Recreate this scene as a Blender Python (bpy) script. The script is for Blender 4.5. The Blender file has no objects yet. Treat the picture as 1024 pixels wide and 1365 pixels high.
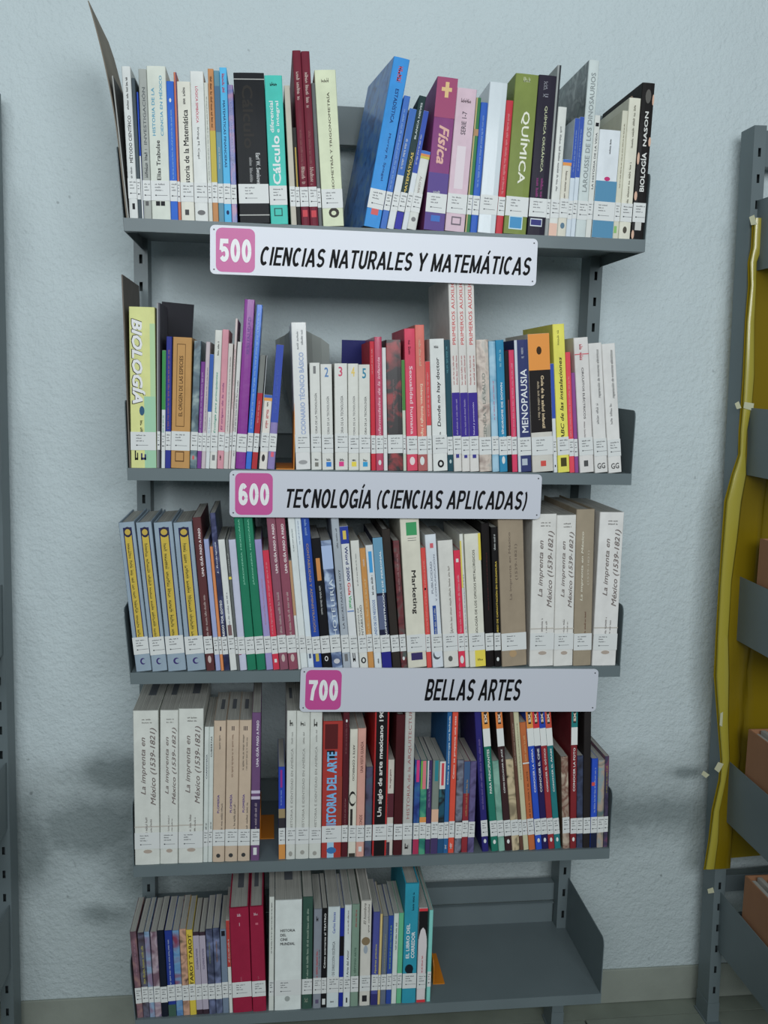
import bpy, bmesh, math, random
from mathutils import Vector, Matrix

# ------------------------------------------------------------------ camera, light, exposure
SC = bpy.context.scene
COL = SC.collection
ZF = 1.702                                   # height of the top shelf above the floor
F_PX, CX, CY = 1255.8, 512.0, 682.5
YAW, PITCH, ROLL = -0.1210, -0.1374, 0.0227
CAM = Vector((0.2444, -1.6516, ZF - 0.2591))


def cam_axes():
    R = Matrix.Rotation(YAW, 3, 'Z') @ Matrix.Rotation(PITCH, 3, 'X')
    r, f, u = R @ Vector((1, 0, 0)), R @ Vector((0, 1, 0)), R @ Vector((0, 0, 1))
    c, s = math.cos(ROLL), math.sin(ROLL)
    return c * r + s * u, -s * r + c * u, f


AR, AU, AF = cam_axes()
cd = bpy.data.cameras.new('camera')
cam = bpy.data.objects.new('camera', cd)
COL.objects.link(cam)
cam.matrix_world = Matrix(((AR.x, AU.x, -AF.x, CAM.x), (AR.y, AU.y, -AF.y, CAM.y),
                           (AR.z, AU.z, -AF.z, CAM.z), (0, 0, 0, 1)))
cd.sensor_fit = 'HORIZONTAL'
cd.sensor_width = 36.0
cd.lens = F_PX * 36.0 / 1024.0
cd.clip_start = 0.05
SC.camera = cam

SC.view_settings.view_transform = 'Standard'
SC.view_settings.look = 'None'
SC.view_settings.gamma = 1.0
SC.view_settings.use_curve_mapping = False
SC.view_settings.exposure = 0.0

world = bpy.data.worlds.new('world')
SC.world = world
world.use_nodes = True
wn = world.node_tree.nodes['Background']
wn.inputs[0].default_value = (0.66, 0.80, 0.86, 1)
wn.inputs[1].default_value = 0.19


def area(name, loc, target, sx, sy, power, col):
    d = bpy.data.lights.new(name, 'AREA')
    d.shape = 'RECTANGLE'
    d.size, d.size_y, d.energy, d.color = sx, sy, power, col
    o = bpy.data.objects.new(name, d)
    COL.objects.link(o)
    o.location = loc
    o.rotation_euler = (Vector(target) - Vector(loc)).to_track_quat('-Z', 'Y').to_euler()
    return o


# daylight from a high window behind and above the photographer, and the ceiling tubes
area('window_light', (0.40, -2.9, 2.15), (0.42, 0.1, 2.05), 2.4, 1.0, 68, (0.92, 0.97, 1.0))
area('ceiling_tube_light', (-0.3, -1.9, 3.2), (0.3, 0.2, 1.8), 1.3, 0.35, 3.5, (0.92, 1.0, 0.97))


def at(px, py, y):
    """point of the plane y = const seen at a photo pixel (used to read off measurements)"""
    d = AF + (px - CX) / F_PX * AR - (py - CY) / F_PX * AU
    s = (y - CAM.y) / d.y
    return CAM + s * d


# ------------------------------------------------------------------ materials
def lin(c):
    c = c / 255.0
    return c / 12.92 if c <= 0.04045 else ((c + 0.055) / 1.055) ** 2.4


def rgb(c, gain=1.0, sat=1.0):
    v = [lin(q) * gain for q in c]
    g = 0.3 * v[0] + 0.6 * v[1] + 0.1 * v[2]
    return tuple(max(0.004, min(0.86, g + (q - g) * sat)) for q in v) + (1.0,)


MATS = {}


def mat(key, col, rough=0.5, gain=1.0, sat=1.0, metal=0.0, spec=0.5, mottle=0.0, mscale=60, bump=0.0, bscale=80, coat=0.0):
    if key in MATS:
        return MATS[key]
    m = bpy.data.materials.new(key)
    m.use_nodes = True
    nt = m.node_tree
    b = nt.nodes['Principled BSDF']
    b.inputs['Base Color'].default_value = rgb(col, gain, sat)
    b.inputs['Roughness'].default_value = rough
    b.inputs['Metallic'].default_value = metal
    b.inputs['Specular IOR Level'].default_value = spec
    b.inputs['Coat Weight'].default_value = coat
    b.inputs['Coat Roughness'].default_value = 0.12
    tc = nt.nodes.new('ShaderNodeTexCoord')
    if mottle:
        n = nt.nodes.new('ShaderNodeTexNoise')
        n.inputs['Scale'].default_value = mscale
        n.inputs['Detail'].default_value = 4
        nt.links.new(tc.outputs['Object'], n.inputs['Vector'])
        r = nt.nodes.new('ShaderNodeValToRGB')
        c = rgb(col, gain, sat)
        r.color_ramp.elements[0].position = 0.3
        r.color_ramp.elements[0].color = tuple(v * (1 - mottle) for v in c[:3]) + (1,)
        r.color_ramp.elements[1].position = 0.7
        r.color_ramp.elements[1].color = tuple(min(0.9, v * (1 + mottle)) for v in c[:3]) + (1,)
        nt.links.new(n.outputs['Fac'], r.inputs['Fac'])
        nt.links.new(r.outputs['Color'], b.inputs['Base Color'])
    if bump:
        n = nt.nodes.new('ShaderNodeTexNoise')
        n.inputs['Scale'].default_value = bscale
        n.inputs['Detail'].default_value = 2
        nt.links.new(tc.outputs['Object'], n.inputs['Vector'])
        bp = nt.nodes.new('ShaderNodeBump')
        bp.inputs['Strength'].default_value = bump
        bp.inputs['Distance'].default_value = 0.002
        nt.links.new(n.outputs['Fac'], bp.inputs['Height'])
        nt.links.new(bp.outputs['Normal'], b.inputs['Normal'])
    MATS[key] = m
    return m


GAIN = 1.22          # printed colours were read off the photograph; this takes them back to paint values


def cover_mat(col):
    """book cloth or laminated card; a tuple of colours gives a printed picture cover"""
    if isinstance(col[0], int):
        return mat('cover_%d_%d_%d' % col, col, rough=0.6, gain=GAIN, mottle=0.07, mscale=35, bump=0.2,
                   bscale=60, coat=0.04, spec=0.12, sat=0.88)
    if col[0] == 'gloss':
        c3 = tuple(col[1:])
        return mat('film_wrapped_%d_%d_%d' % c3, c3, rough=0.4, gain=GAIN, bump=0.4, bscale=50, coat=0.4, spec=0.25, sat=1.0)
    key = 'picture_' + '_'.join('%d%d%d' % c for c in col)
    if key in MATS:
        return MATS[key]
    m = mat(key, col[0], rough=0.42, coat=0.25)
    nt = m.node_tree
    b = nt.nodes['Principled BSDF']
    tc = nt.nodes.new('ShaderNodeTexCoord')
    oi = nt.nodes.new('ShaderNodeObjectInfo')
    add = nt.nodes.new('ShaderNodeVectorMath')
    nt.links.new(tc.outputs['Object'], add.inputs[0])
    nt.links.new(oi.outputs['Location'], add.inputs[1])
    n = nt.nodes.new('ShaderNodeTexNoise')
    n.inputs['Scale'].default_value = 38
    n.inputs['Detail'].default_value = 2.5
    n.inputs['Distortion'].default_value = 0.6
    nt.links.new(add.outputs[0], n.inputs['Vector'])
    r = nt.nodes.new('ShaderNodeValToRGB')
    cr = r.color_ramp
    k = len(col)
    cr.interpolation = 'LINEAR'
    cr.elements[0].position = 0.32
    cr.elements[0].color = rgb(col[0], GAIN, 0.86)
    cr.elements[1].position = 0.66
    cr.elements[1].color = rgb(col[-1], GAIN, 0.86)
    for i in range(1, k - 1):
        e = cr.elements.new(0.32 + 0.34 * i / (k - 1))
        e.color = rgb(col[i], GAIN, 0.86)
    nt.links.new(n.outputs['Fac'], r.inputs['Fac'])
    nt.links.new(r.outputs['Color'], b.inputs['Base Color'])
    return m


def ink(col):
    return mat('ink_%d_%d_%d' % col, col, rough=0.6, gain=GAIN, coat=0.03, spec=0.12, sat=0.88)


def page_mat():
    if 'paper_pages' in MATS:
        return MATS['paper_pages']
    m = mat('paper_pages', (190, 186, 172), rough=0.9, gain=1.1)
    nt = m.node_tree
    b = nt.nodes['Principled BSDF']
    tc = nt.nodes.new('ShaderNodeTexCoord')
    mp = nt.nodes.new('ShaderNodeMapping')
    mp.inputs['Scale'].default_value = (1400, 6, 6)
    n = nt.nodes.new('ShaderNodeTexNoise')
    n.inputs['Scale'].default_value = 1
    nt.links.new(tc.outputs['Object'], mp.inputs['Vector'])
    nt.links.new(mp.outputs[0], n.inputs['Vector'])
    r = nt.nodes.new('ShaderNodeValToRGB')
    r.color_ramp.elements[0].position = 0.3
    r.color_ramp.elements[0].color = (0.25, 0.25, 0.225, 1)
    r.color_ramp.elements[1].position = 0.7
    r.color_ramp.elements[1].color = (0.50, 0.495, 0.45, 1)
    nt.links.new(n.outputs['Fac'], r.inputs['Fac'])
    nt.links.new(r.outputs['Color'], b.inputs['Base Color'])
    return m


STEEL = mat('grey_painted_steel', (108, 120, 123), rough=0.5, gain=0.98, spec=0.3, mottle=0.05, mscale=9, bump=0.05, bscale=30, coat=0.1)
STEEL_DARK = mat('worn_grey_steel', (70, 80, 86), rough=0.35, gain=1.0, mottle=0.15, mscale=14)
TAG = mat('label_paper', (206, 208, 206), rough=0.5, gain=1.2, coat=0.1, spec=0.2)
TAGINK = mat('label_ink', (44, 48, 60), rough=0.6)
ORANGE = mat('orange_painted_steel', (205, 125, 25), rough=0.4, gain=1.1)
PAGES = page_mat()
STAMP = mat('library_stamp_ink', (88, 92, 98), rough=0.9)


# ------------------------------------------------------------------ mesh helpers
def build(name, verts, faces, mats, parent=None, mi=None, smooth=False):
    me = bpy.data.meshes.new(name)
    me.from_pydata([tuple(v) for v in verts], [], faces)
    for m in (mats if isinstance(mats, list) else [mats]):
        me.materials.append(m)
    if mi:
        me.polygons.foreach_set('material_index', mi)
    if smooth:
        me.polygons.foreach_set('use_smooth', [True] * len(faces))
    me.update()
    o = bpy.data.objects.new(name, me)
    COL.objects.link(o)
    if parent:
        o.parent = parent
    return o


def box(v, f, x0, x1, y0, y1, z0, z1):
    n = len(v)
    v += [(x0, y0, z0), (x1, y0, z0), (x1, y1, z0), (x0, y1, z0), (x0, y0, z1), (x1, y0, z1), (x1, y1, z1), (x0, y1, z1)]
    f += [(n, n + 3, n + 2, n + 1), (n + 4, n + 5, n + 6, n + 7), (n, n + 1, n + 5, n + 4), (n + 1, n + 2, n + 6, n + 5),
          (n + 2, n + 3, n + 7, n + 6), (n + 3, n, n + 4, n + 7)]


def prism(v, f, prof, h0, h1, axis='z'):
    """closed profile (ccw list of 2D points) extruded along an axis"""
    n, k = len(v), len(prof)
    for h in (h0, h1):
        for a, b in prof:
            v.append({'z': (a, b, h), 'x': (h, a, b), 'y': (a, h, b)}[axis])
    f.append(tuple(n + i for i in reversed(range(k))))
    f.append(tuple(n + k + i for i in range(k)))
    for i in range(k):
        j = (i + 1) % k
        f.append((n + i, n + j, n + k + j, n + k + i))


def empty(name, loc, label=None, cat=None, group=None, rot=None):
    o = bpy.data.objects.new(name, None)
    o.empty_display_size = 0.05
    COL.objects.link(o)
    o.location = loc
    if rot:
        o.rotation_euler = rot
    tag(o, label, cat, group)
    return o


def tag(o, label=None, cat=None, group=None, kind=None):
    if label:
        o['label'] = label
    if cat:
        o['category'] = cat
    if group:
        o['group'] = group
    if kind:
        o['kind'] = kind
    return o


def bevel(o, w, seg=2):
    b = o.modifiers.new('bevel', 'BEVEL')
    b.width = w
    b.segments = seg
    b.limit_method = 'ANGLE'
    return o


# ------------------------------------------------------------------ the room
YW = 0.32


def wall_material():
    m = bpy.data.materials.new('white_stucco_with_damp')
    m.use_nodes = True
    nt = m.node_tree
    N, L = nt.nodes, nt.links
    b = N['Principled BSDF']
    b.inputs['Roughness'].default_value = 0.75
    tc = N.new('ShaderNodeTexCoord')
    # damp stains: patches of their own shape around the foot of the wall
    base = N.new('ShaderNodeRGB')
    base.outputs[0].default_value = (0.67, 0.765, 0.785, 1)
    stain = N.new('ShaderNodeTexNoise')
    stain.inputs['Scale'].default_value = 5.5
    stain.inputs['Detail'].default_value = 6
    stain.inputs['Roughness'].default_value = 0.62
    L.new(tc.outputs['Object'], stain.inputs['Vector'])

    def blob(cx, cz, rx, rz, lo=0.0):
        mp = N.new('ShaderNodeMapping')
        mp.vector_type = 'POINT'
        mp.inputs['Location'].default_value = (-cx / rx, 0, -cz / rz)
        mp.inputs['Scale'].default_value = (1 / rx, 0, 1 / rz)
        L.new(tc.outputs['Object'], mp.inputs['Vector'])
        ln = N.new('ShaderNodeVectorMath')
        ln.operation = 'LENGTH'
        L.new(mp.outputs[0], ln.inputs[0])
        r = N.new('ShaderNodeMapRange')
        r.inputs[1].default_value = 1.0
        r.inputs[2].default_value = 0.0
        L.new(ln.outputs['Value'], r.inputs[0])
        return r.outputs[0]

    def addn(a, c, op='ADD'):
        q = N.new('ShaderNodeMath')
        q.operation = op
        L.new(a, q.inputs[0])
        if isinstance(c, (int, float)):
            q.inputs[1].default_value = c
        else:
            L.new(c, q.inputs[1])
        return q.outputs[0]
    acc = None
    for cx, cz, rx, rz in ((-0.14, 0.48, 0.24, 0.15), (-0.08, 0.60, 0.20, 0.09), (-0.04, 0.38, 0.16, 0.15), (-0.12, 0.28, 0.10, 0.06), (-0.30, 0.45, 0.2, 0.2),
                           (1.20, 0.565, 0.09, 0.03), (1.10, 0.47, 0.26, 0.12), (0.12, 0.36, 0.34, 0.13), (0.20, 0.50, 0.20, 0.2)):
        bl = blob(cx, cz, rx, rz)
        acc = bl if acc is None else addn(acc, bl, 'MAXIMUM')
    s = addn(stain.outputs['Fac'], -0.5)
    s = addn(s, 2.6, 'MULTIPLY')
    t = addn(acc, s)
    t = addn(t, acc, 'MULTIPLY')
    rr = N.new('ShaderNodeMapRange')
    rr.inputs[1].default_value = 0.02
    rr.inputs[2].default_value = 0.55
    rr.inputs[4].default_value = 0.78
    L.new(t, rr.inputs[0])
    mix = N.new('ShaderNodeMixRGB')
    L.new(rr.outputs[0], mix.inputs[0])
    L.new(base.outputs[0], mix.inputs[1])
    mix.inputs[2].default_value = (0.20, 0.25, 0.26, 1)
    # tide line of rising damp: the plaster below an uneven edge at about 0.62 m is greyer
    sep = N.new('ShaderNodeSeparateXYZ')
    L.new(tc.outputs['Object'], sep.inputs[0])
    tn = N.new('ShaderNodeTexNoise')
    tn.inputs['Scale'].default_value = 9
    tn.inputs['Detail'].default_value = 5
    L.new(tc.outputs['Object'], tn.inputs['Vector'])
    edge = addn(sep.outputs['Z'], addn(addn(tn.outputs['Fac'], -0.5), 0.22, 'MULTIPLY'))
    tr_ = N.new('ShaderNodeMapRange')
    tr_.inputs[1].default_value = 0.67
    tr_.inputs[2].default_value = 0.60
    tr_.inputs[3].default_value = 0.0
    tr_.inputs[4].default_value = 0.30
    L.new(edge, tr_.inputs[0])
    damp = N.new('ShaderNodeMixRGB')
    L.new(tr_.outputs[0], damp.inputs[0])
    L.new(mix.outputs[0], damp.inputs[1])
    damp.inputs[2].default_value = (0.24, 0.28, 0.27, 1)
    mix = damp
    # faint overall mottling and specks
    n2 = N.new('ShaderNodeTexNoise')
    n2.inputs['Scale'].default_value = 2.2
    n2.inputs['Detail'].default_value = 5
    L.new(tc.outputs['Object'], n2.inputs['Vector'])
    r2 = N.new('ShaderNodeMapRange')
    r2.inputs[1].default_value = 0.3
    r2.inputs[2].default_value = 0.7
    r2.inputs[3].default_value = 0.95
    r2.inputs[4].default_value = 1.04
    L.new(n2.outputs['Fac'], r2.inputs[0])
    mul = N.new('ShaderNodeMixRGB')
    mul.blend_type = 'MULTIPLY'
    mul.inputs[0].default_value = 1.0
    L.new(mix.outputs[0], mul.inputs[1])
    L.new(r2.outputs[0], mul.inputs[2])
    vo = N.new('ShaderNodeTexNoise')
    vo.inputs['Scale'].default_value = 42
    vo.inputs['Detail'].default_value = 1
    L.new(tc.outputs['Object'], vo.inputs['Vector'])
    r3 = N.new('ShaderNodeMapRange')
    r3.inputs[1].default_value = 0.16
    r3.inputs[2].default_value = 0.22
    r3.inputs[3].default_value = 0.55
    r3.inputs[4].default_value = 1.0
    L.new(vo.outputs['Fac'], r3.inputs[0])
    mul2 = N.new('ShaderNodeMixRGB')
    mul2.blend_type = 'MULTIPLY'
    mul2.inputs[0].default_value = 1.0
    L.new(mul.outputs[0], mul2.inputs[1])
    L.new(r3.outputs[0], mul2.inputs[2])
    L.new(mul2.outputs[0], b.inputs['Base Color'])
    # stucco relief
    n3 = N.new('ShaderNodeTexNoise')
    n3.inputs['Scale'].default_value = 95
    n3.inputs['Detail'].default_value = 5
    n3.inputs['Roughness'].default_value = 0.6
    n4 = N.new('ShaderNodeTexNoise')
    n4.inputs['Scale'].default_value = 16
    n4.inputs['Detail'].default_value = 3
    n4.inputs['Distortion'].default_value = 0.8
    for n in (n3, n4):
        L.new(tc.outputs['Object'], n.inputs['Vector'])
    h = addn(n3.outputs['Fac'], addn(n4.outputs['Fac'], 0.55, 'MULTIPLY'))
    bp = N.new('ShaderNodeBump')
    bp.inputs['Strength'].default_value = 0.8
    bp.inputs['Distance'].default_value = 0.006
    L.new(h, bp.inputs['Height'])
    L.new(bp.outputs[0], b.inputs['Normal'])
    return m


def floor_z(z):
    return z + ZF


v, f = [], []
box(v, f, -2.2, 3.0, YW, YW + 0.12, -0.02, 3.3)
tag(build('wall_back', v, f, wall_material()), kind='structure')
v, f = [], []
box(v, f, -2.2, 3.0, -3.6, YW + 0.12, -0.12, -0.006)
fl = tag(build('floor', v, f, mat('floor_mortar', (80, 82, 76), rough=0.8)), kind='structure')
TILE = mat('pale_floor_tile', (138, 146, 134), rough=0.35, gain=0.8, mottle=0.18, mscale=7)
v, f = [], []
box(v, f, -0.149, 0.149, -0.149, 0.149, -0.006, 0.0)
tile0 = bevel(build('floor_tile', v, f, TILE, fl), 0.0012, 1)
n = 0
for j in range(3):
    for i in range(13):
        x, y = -1.9 + 0.302 * i, YW - 0.055 - 0.151 - 0.302 * j + 0.0
        o = tile0 if n == 0 else tile0.copy()
        if n:
            COL.objects.link(o)
        o.location = (x, y, 0)
        n += 1
v, f = [], []
box(v, f, -2.1, 2.9, YW - 0.0545, YW, -0.006, -0.0005)          # cut row of tiles along the wall
build('floor_tile_border', v, f, TILE, fl)
v, f = [], []
box(v, f, -2.1, 2.9, YW - 0.006, YW, 0.0, 0.085)
tag(bevel(build('baseboard_back', v, f, mat('cement_plinth', (150, 156, 146), rough=0.8, gain=0.95, mottle=0.14, mscale=6, bump=0.4, bscale=60)), 0.002), kind='structure')

# ------------------------------------------------------------------ steel shelving
LIP, BRK, DEP, UY0, UY1 = 0.0211, 0.115, 0.255, 0.226, 0.281


def upright(parent, x0, x1, top, inner):
    """C channel: slotted face towards the room, two flanges running back"""
    v, f = [], []
    sx0, sx1 = (x0 + x1) / 2 - 0.0030, (x0 + x1) / 2 + 0.0030
    t = 0.0015
    z = 0.0
    zs = []
    k = 0
    while True:
        c = (ZF - 0.039) % 0.051 + 0.051 * k
        if c > top - 0.02:
            break
        if c > 0.06:
            zs.append(c)
        k += 1
    prev = 0.0
    box(v, f, x0, sx0, UY0, UY0 + t, 0, top)
    box(v, f, sx1, x1, UY0, UY0 + t, 0, top)
    for c in zs:
        box(v, f, sx0, sx1, UY0, UY0 + t, prev, c - 0.0085)
        prev = c + 0.0085
    box(v, f, sx0, sx1, UY0, UY0 + t, prev, top)
    box(v, f, x0, x0 + t, UY0 + t, UY1, 0, top)
    box(v, f, x1 - t, x1, UY0 + t, UY1, 0, top)
    box(v, f, x0 + t, x0 + 0.007, UY1 - t, UY1, 0, top)
    box(v, f, x1 - 0.007, x1 - t, UY1 - t, UY1, 0, top)
    # a backing strip closes the channel, so that the slots read dark
    box(v, f, x0 + t, x1 - t, UY1 - 0.012, UY1 - 0.011, 0, top)
    o = build('upright', v, f, STEEL, parent)
    v, f = [], []
    box(v, f, x0 - 0.004, x1 + 0.004, UY0 - 0.06, UY1 + 0.004, 0, 0.004)
    box(v, f, x0 - 0.001, x1 + 0.001, UY0 - 0.001, UY1 + 0.001, 0.004, 0.05)
    build('foot_plate', v, f, STEEL, o)
    return o


def bracket(parent, xa, xb, z, skew=0.0):
    r = 0.012
    y0, y1 = 0.0, UY0 + 0.004
    prof = [(y0, z - LIP), (y1, z - LIP), (y1, z + BRK + 0.004), (y0 + r, z + BRK)]
    prof += [(y0 + r - r * math.sin(a), z + BRK - r + r * math.cos(a)) for a in (0.5, 1.0, 1.5708)]
    v, f = [], []
    prism(v, f, prof, xa, xb, 'x')
    v = [(x + skew * max(0, (q - z)) / BRK, y, q) for x, y, q in v]
    return build('side_bracket', v, f, STEEL, parent)


def shelf(parent, z, ox=0.0, sk=(-0.003, 0.001)):
    v, f = [], []
    t = 0.0012
    x0, x1 = ox + 0.0016, ox + 0.8984
    box(v, f, x0, x1, 0.0, DEP, z - t, z)                        # deck
    box(v, f, x0 - 0.0016, x1 + 0.0016, -0.0014, 0.0, z - LIP, z)     # front lip
    box(v, f, x0, x1, 0.0, 0.016, z - LIP, z - LIP + t)          # lip return
    box(v, f, ox + 0.012, ox + 0.876, DEP - t, DEP, z, z + 0.05)  # rear flange
    box(v, f, ox + 0.012, ox + 0.876, DEP - 0.010, DEP - t, z + 0.05 - t, z + 0.05)
    o = build('shelf', v, f, STEEL, parent)
    bracket(o, ox, ox + 0.0015, z, sk[0])
    bracket(o, ox + 0.8985, ox + 0.90, z, sk[1])
    return o


def crossbar(parent, za, zb):
    v, f = [], []
    x0, x1 = 0.0105, 0.8775
    box(v, f, x0, x1, UY1 - 0.026, UY1 - 0.0245, za, zb)
    box(v, f, x0, x1, UY1 - 0.0245, UY1 - 0.002, za, za + 0.0015)
    box(v, f, x0, x1, UY1 - 0.0245, UY1 - 0.002, zb - 0.0015, zb)
    build('crossbar', v, f, STEEL, parent)


def shelving(loc, tilt, zs, label, offs=None):
    r = empty('shelving_unit', loc, label, 'shelving')
    r.rotation_euler = (0, tilt, 0)
    top = ZF + 0.268
    upright(r, -0.016, 0.010, top, 1)
    upright(r, 0.878, 0.904, top, -1)
    crossbar(r, ZF + 0.195, ZF + 0.266)
    crossbar(r, 0.305, 0.345)
    for i, z in enumerate(zs):
        shelf(r, z, offs[i] if offs else 0.0, SKEW[i] if abs(loc[0]) < 0.1 else (-0.001, 0.001))
    return r


SKEW = [(-0.011, 0.0038), (-0.004, 0.002), (-0.011, 0.001), (-0.002, 0.001), (-0.010, 0.001)]
SZ = [ZF + a for a in (0.0, -0.4155, -0.7786, -1.1431, -1.4485)]
SOFF = [0.0, 0.001, 0.0, 0.0, 0.0]
shelving((0, 0, 0), 0, SZ, 'tall grey steel shelving unit in the middle, filled with five rows of books')
shelving((-1.186, 0, 0), math.radians(0.55), SZ, 'grey steel shelving unit cut off at the left edge, only its slotted upright seen')
shelving((1.263, 0, 0), math.radians(-1.25), [ZF + a for a in (0.004, -0.414, -0.772, -1.187, -1.499)],
         'grey steel shelving unit at the right edge, hung with yellow plastic film')

# ------------------------------------------------------------------ printed lettering
GLYPH = {}
_want = {}


def need(text, shear=0.0, bold=0.0):
    _want[(text, shear, bold)] = None


def make_glyphs():
    tmp = []
    for (t, sh, bo) in _want:
        c = bpy.data.curves.new('lettering', 'FONT')
        c.body = t
        c.shear = sh
        c.resolution_u = 2
        c.space_line = 0.95
        o = bpy.data.objects.new('lettering', c)
        COL.objects.link(o)
        tmp.append(((t, sh, bo), o, c))
    bpy.context.view_layer.update()
    dg = bpy.context.evaluated_depsgraph_get()
    for key, o, c in tmp:
        me = bpy.data.meshes.new_from_object(o.evaluated_get(dg))
        v0 = [(q.co.x, q.co.y) for q in me.vertices]
        f0 = [tuple(p.vertices) for p in me.polygons]
        vs, fs = [], []
        bo = key[2]
        for dx, dy in (((0, 0),) if bo < 0.01 else ((-bo, -bo), (bo, bo), (-bo, bo), (bo, -bo))):
            n0 = len(vs)
            vs += [(p + dx, q + dy, len(fs) // max(1, len(f0))) for p, q in v0]
            fs += [tuple(n0 + i for i in g) for g in f0]
        xs = [q[0] for q in vs]
        ys = [q[1] for q in vs]
        GLYPH[key] = (vs, fs, min(xs), max(xs), min(ys), max(ys))
        bpy.data.meshes.remove(me)
    for key, o, c in tmp:
        bpy.data.objects.remove(o)
        bpy.data.curves.remove(c)


def place_text(key, box4, d, V, F, y):
    """fit the text into box (x0,x1,z0,z1) of the x-z plane at depth y; d = h, u (reads upwards) or d (reads downwards)"""
    vs, fs, a0, a1, b0, b1 = GLYPH[key]
    x0, x1, z0, z1 = box4
    n = len(V)
    y_ = y
    for a, b, lay in vs:
        y = y_ - 0.000012 * lay
        p, q = (a - a0) / (a1 - a0), (b - b0) / (b1 - b0)
        if d == 'h':
            V.append((x0 + p * (x1 - x0), y, z0 + q * (z1 - z0)))
        elif d == 'u':
            V.append((x1 - q * (x1 - x0), y, z0 + p * (z1 - z0)))
        else:
            V.append((x0 + q * (x1 - x0), y, z1 - p * (z1 - z0)))
    F += [tuple(n + i for i in g) for g in fs]


def rect(V, F, x0, x1, z0, z1, y):
    n = len(V)
    V += [(x0, y, z0), (x1, y, z0), (x1, y, z1), (x0, y, z1)]
    F.append((n, n + 1, n + 2, n + 3))


def disc(V, F, x0, x1, z0, z1, y, k=12):
    n = len(V)
    for i in range(k):
        a = 2 * math.pi * i / k
        V.append(((x0 + x1) / 2 + (x1 - x0) / 2 * math.cos(a), y, (z0 + z1) / 2 + (z1 - z0) / 2 * math.sin(a)))
    F.append(tuple(n + i for i in range(k)))


def greek(V, F, x0, x1, z0, z1, d, y, rng):
    """print too small to read: a row of letter-sized strokes, broken into words"""
    horiz = d == 'h'
    L = (x1 - x0) if horiz else (z1 - z0)
    Hh = (z1 - z0) if horiz else (x1 - x0)
    p = 0.0
    word = rng.randint(3, 8)
    while p < L - 1e-5:
        w = min(Hh * rng.uniform(0.42, 0.70), L - p)
        if word == 0:
            word = rng.randint(3, 8)
            p += w
            continue
        word -= 1
        h = Hh * rng.choice((0.72, 0.72, 1.0))
        o = rng.uniform(0.15, 0.3) * w
        for a, b, c0, c1 in ((p, p + o, 0, h), (p, p + w * 0.8, rng.uniform(0, 0.5) * h, None), (p + w * 0.55, p + w * 0.8, 0, h * rng.uniform(0.5, 1))):
            if c1 is None:
                c1 = c0 + 0.22 * Hh
            if horiz:
                rect(V, F, x0 + a, x0 + b, z0 + c0, z0 + c1, y)
            elif d == 'u':
                rect(V, F, x1 - c1, x1 - c0, z0 + a, z0 + b, y)
            else:
                rect(V, F, x0 + c0, x0 + c1, z1 - b, z1 - a, y)
        p += w


# ------------------------------------------------------------------ books
BOOKS = []          # filled by the tables below


def S(shelf_no, rows):
    for r in rows:
        BOOKS.append((shelf_no,) + tuple(r))
        for e in r[6]:
            if e[0] == 'T':
                need(e[1], e[8] if len(e) > 8 else 0.0, e[9] if len(e) > 9 else 0.014)


W = (206, 209, 206)
K = (28, 29, 33)
CR = (204, 200, 178)
TL_ = (120, 125, 128)


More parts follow.
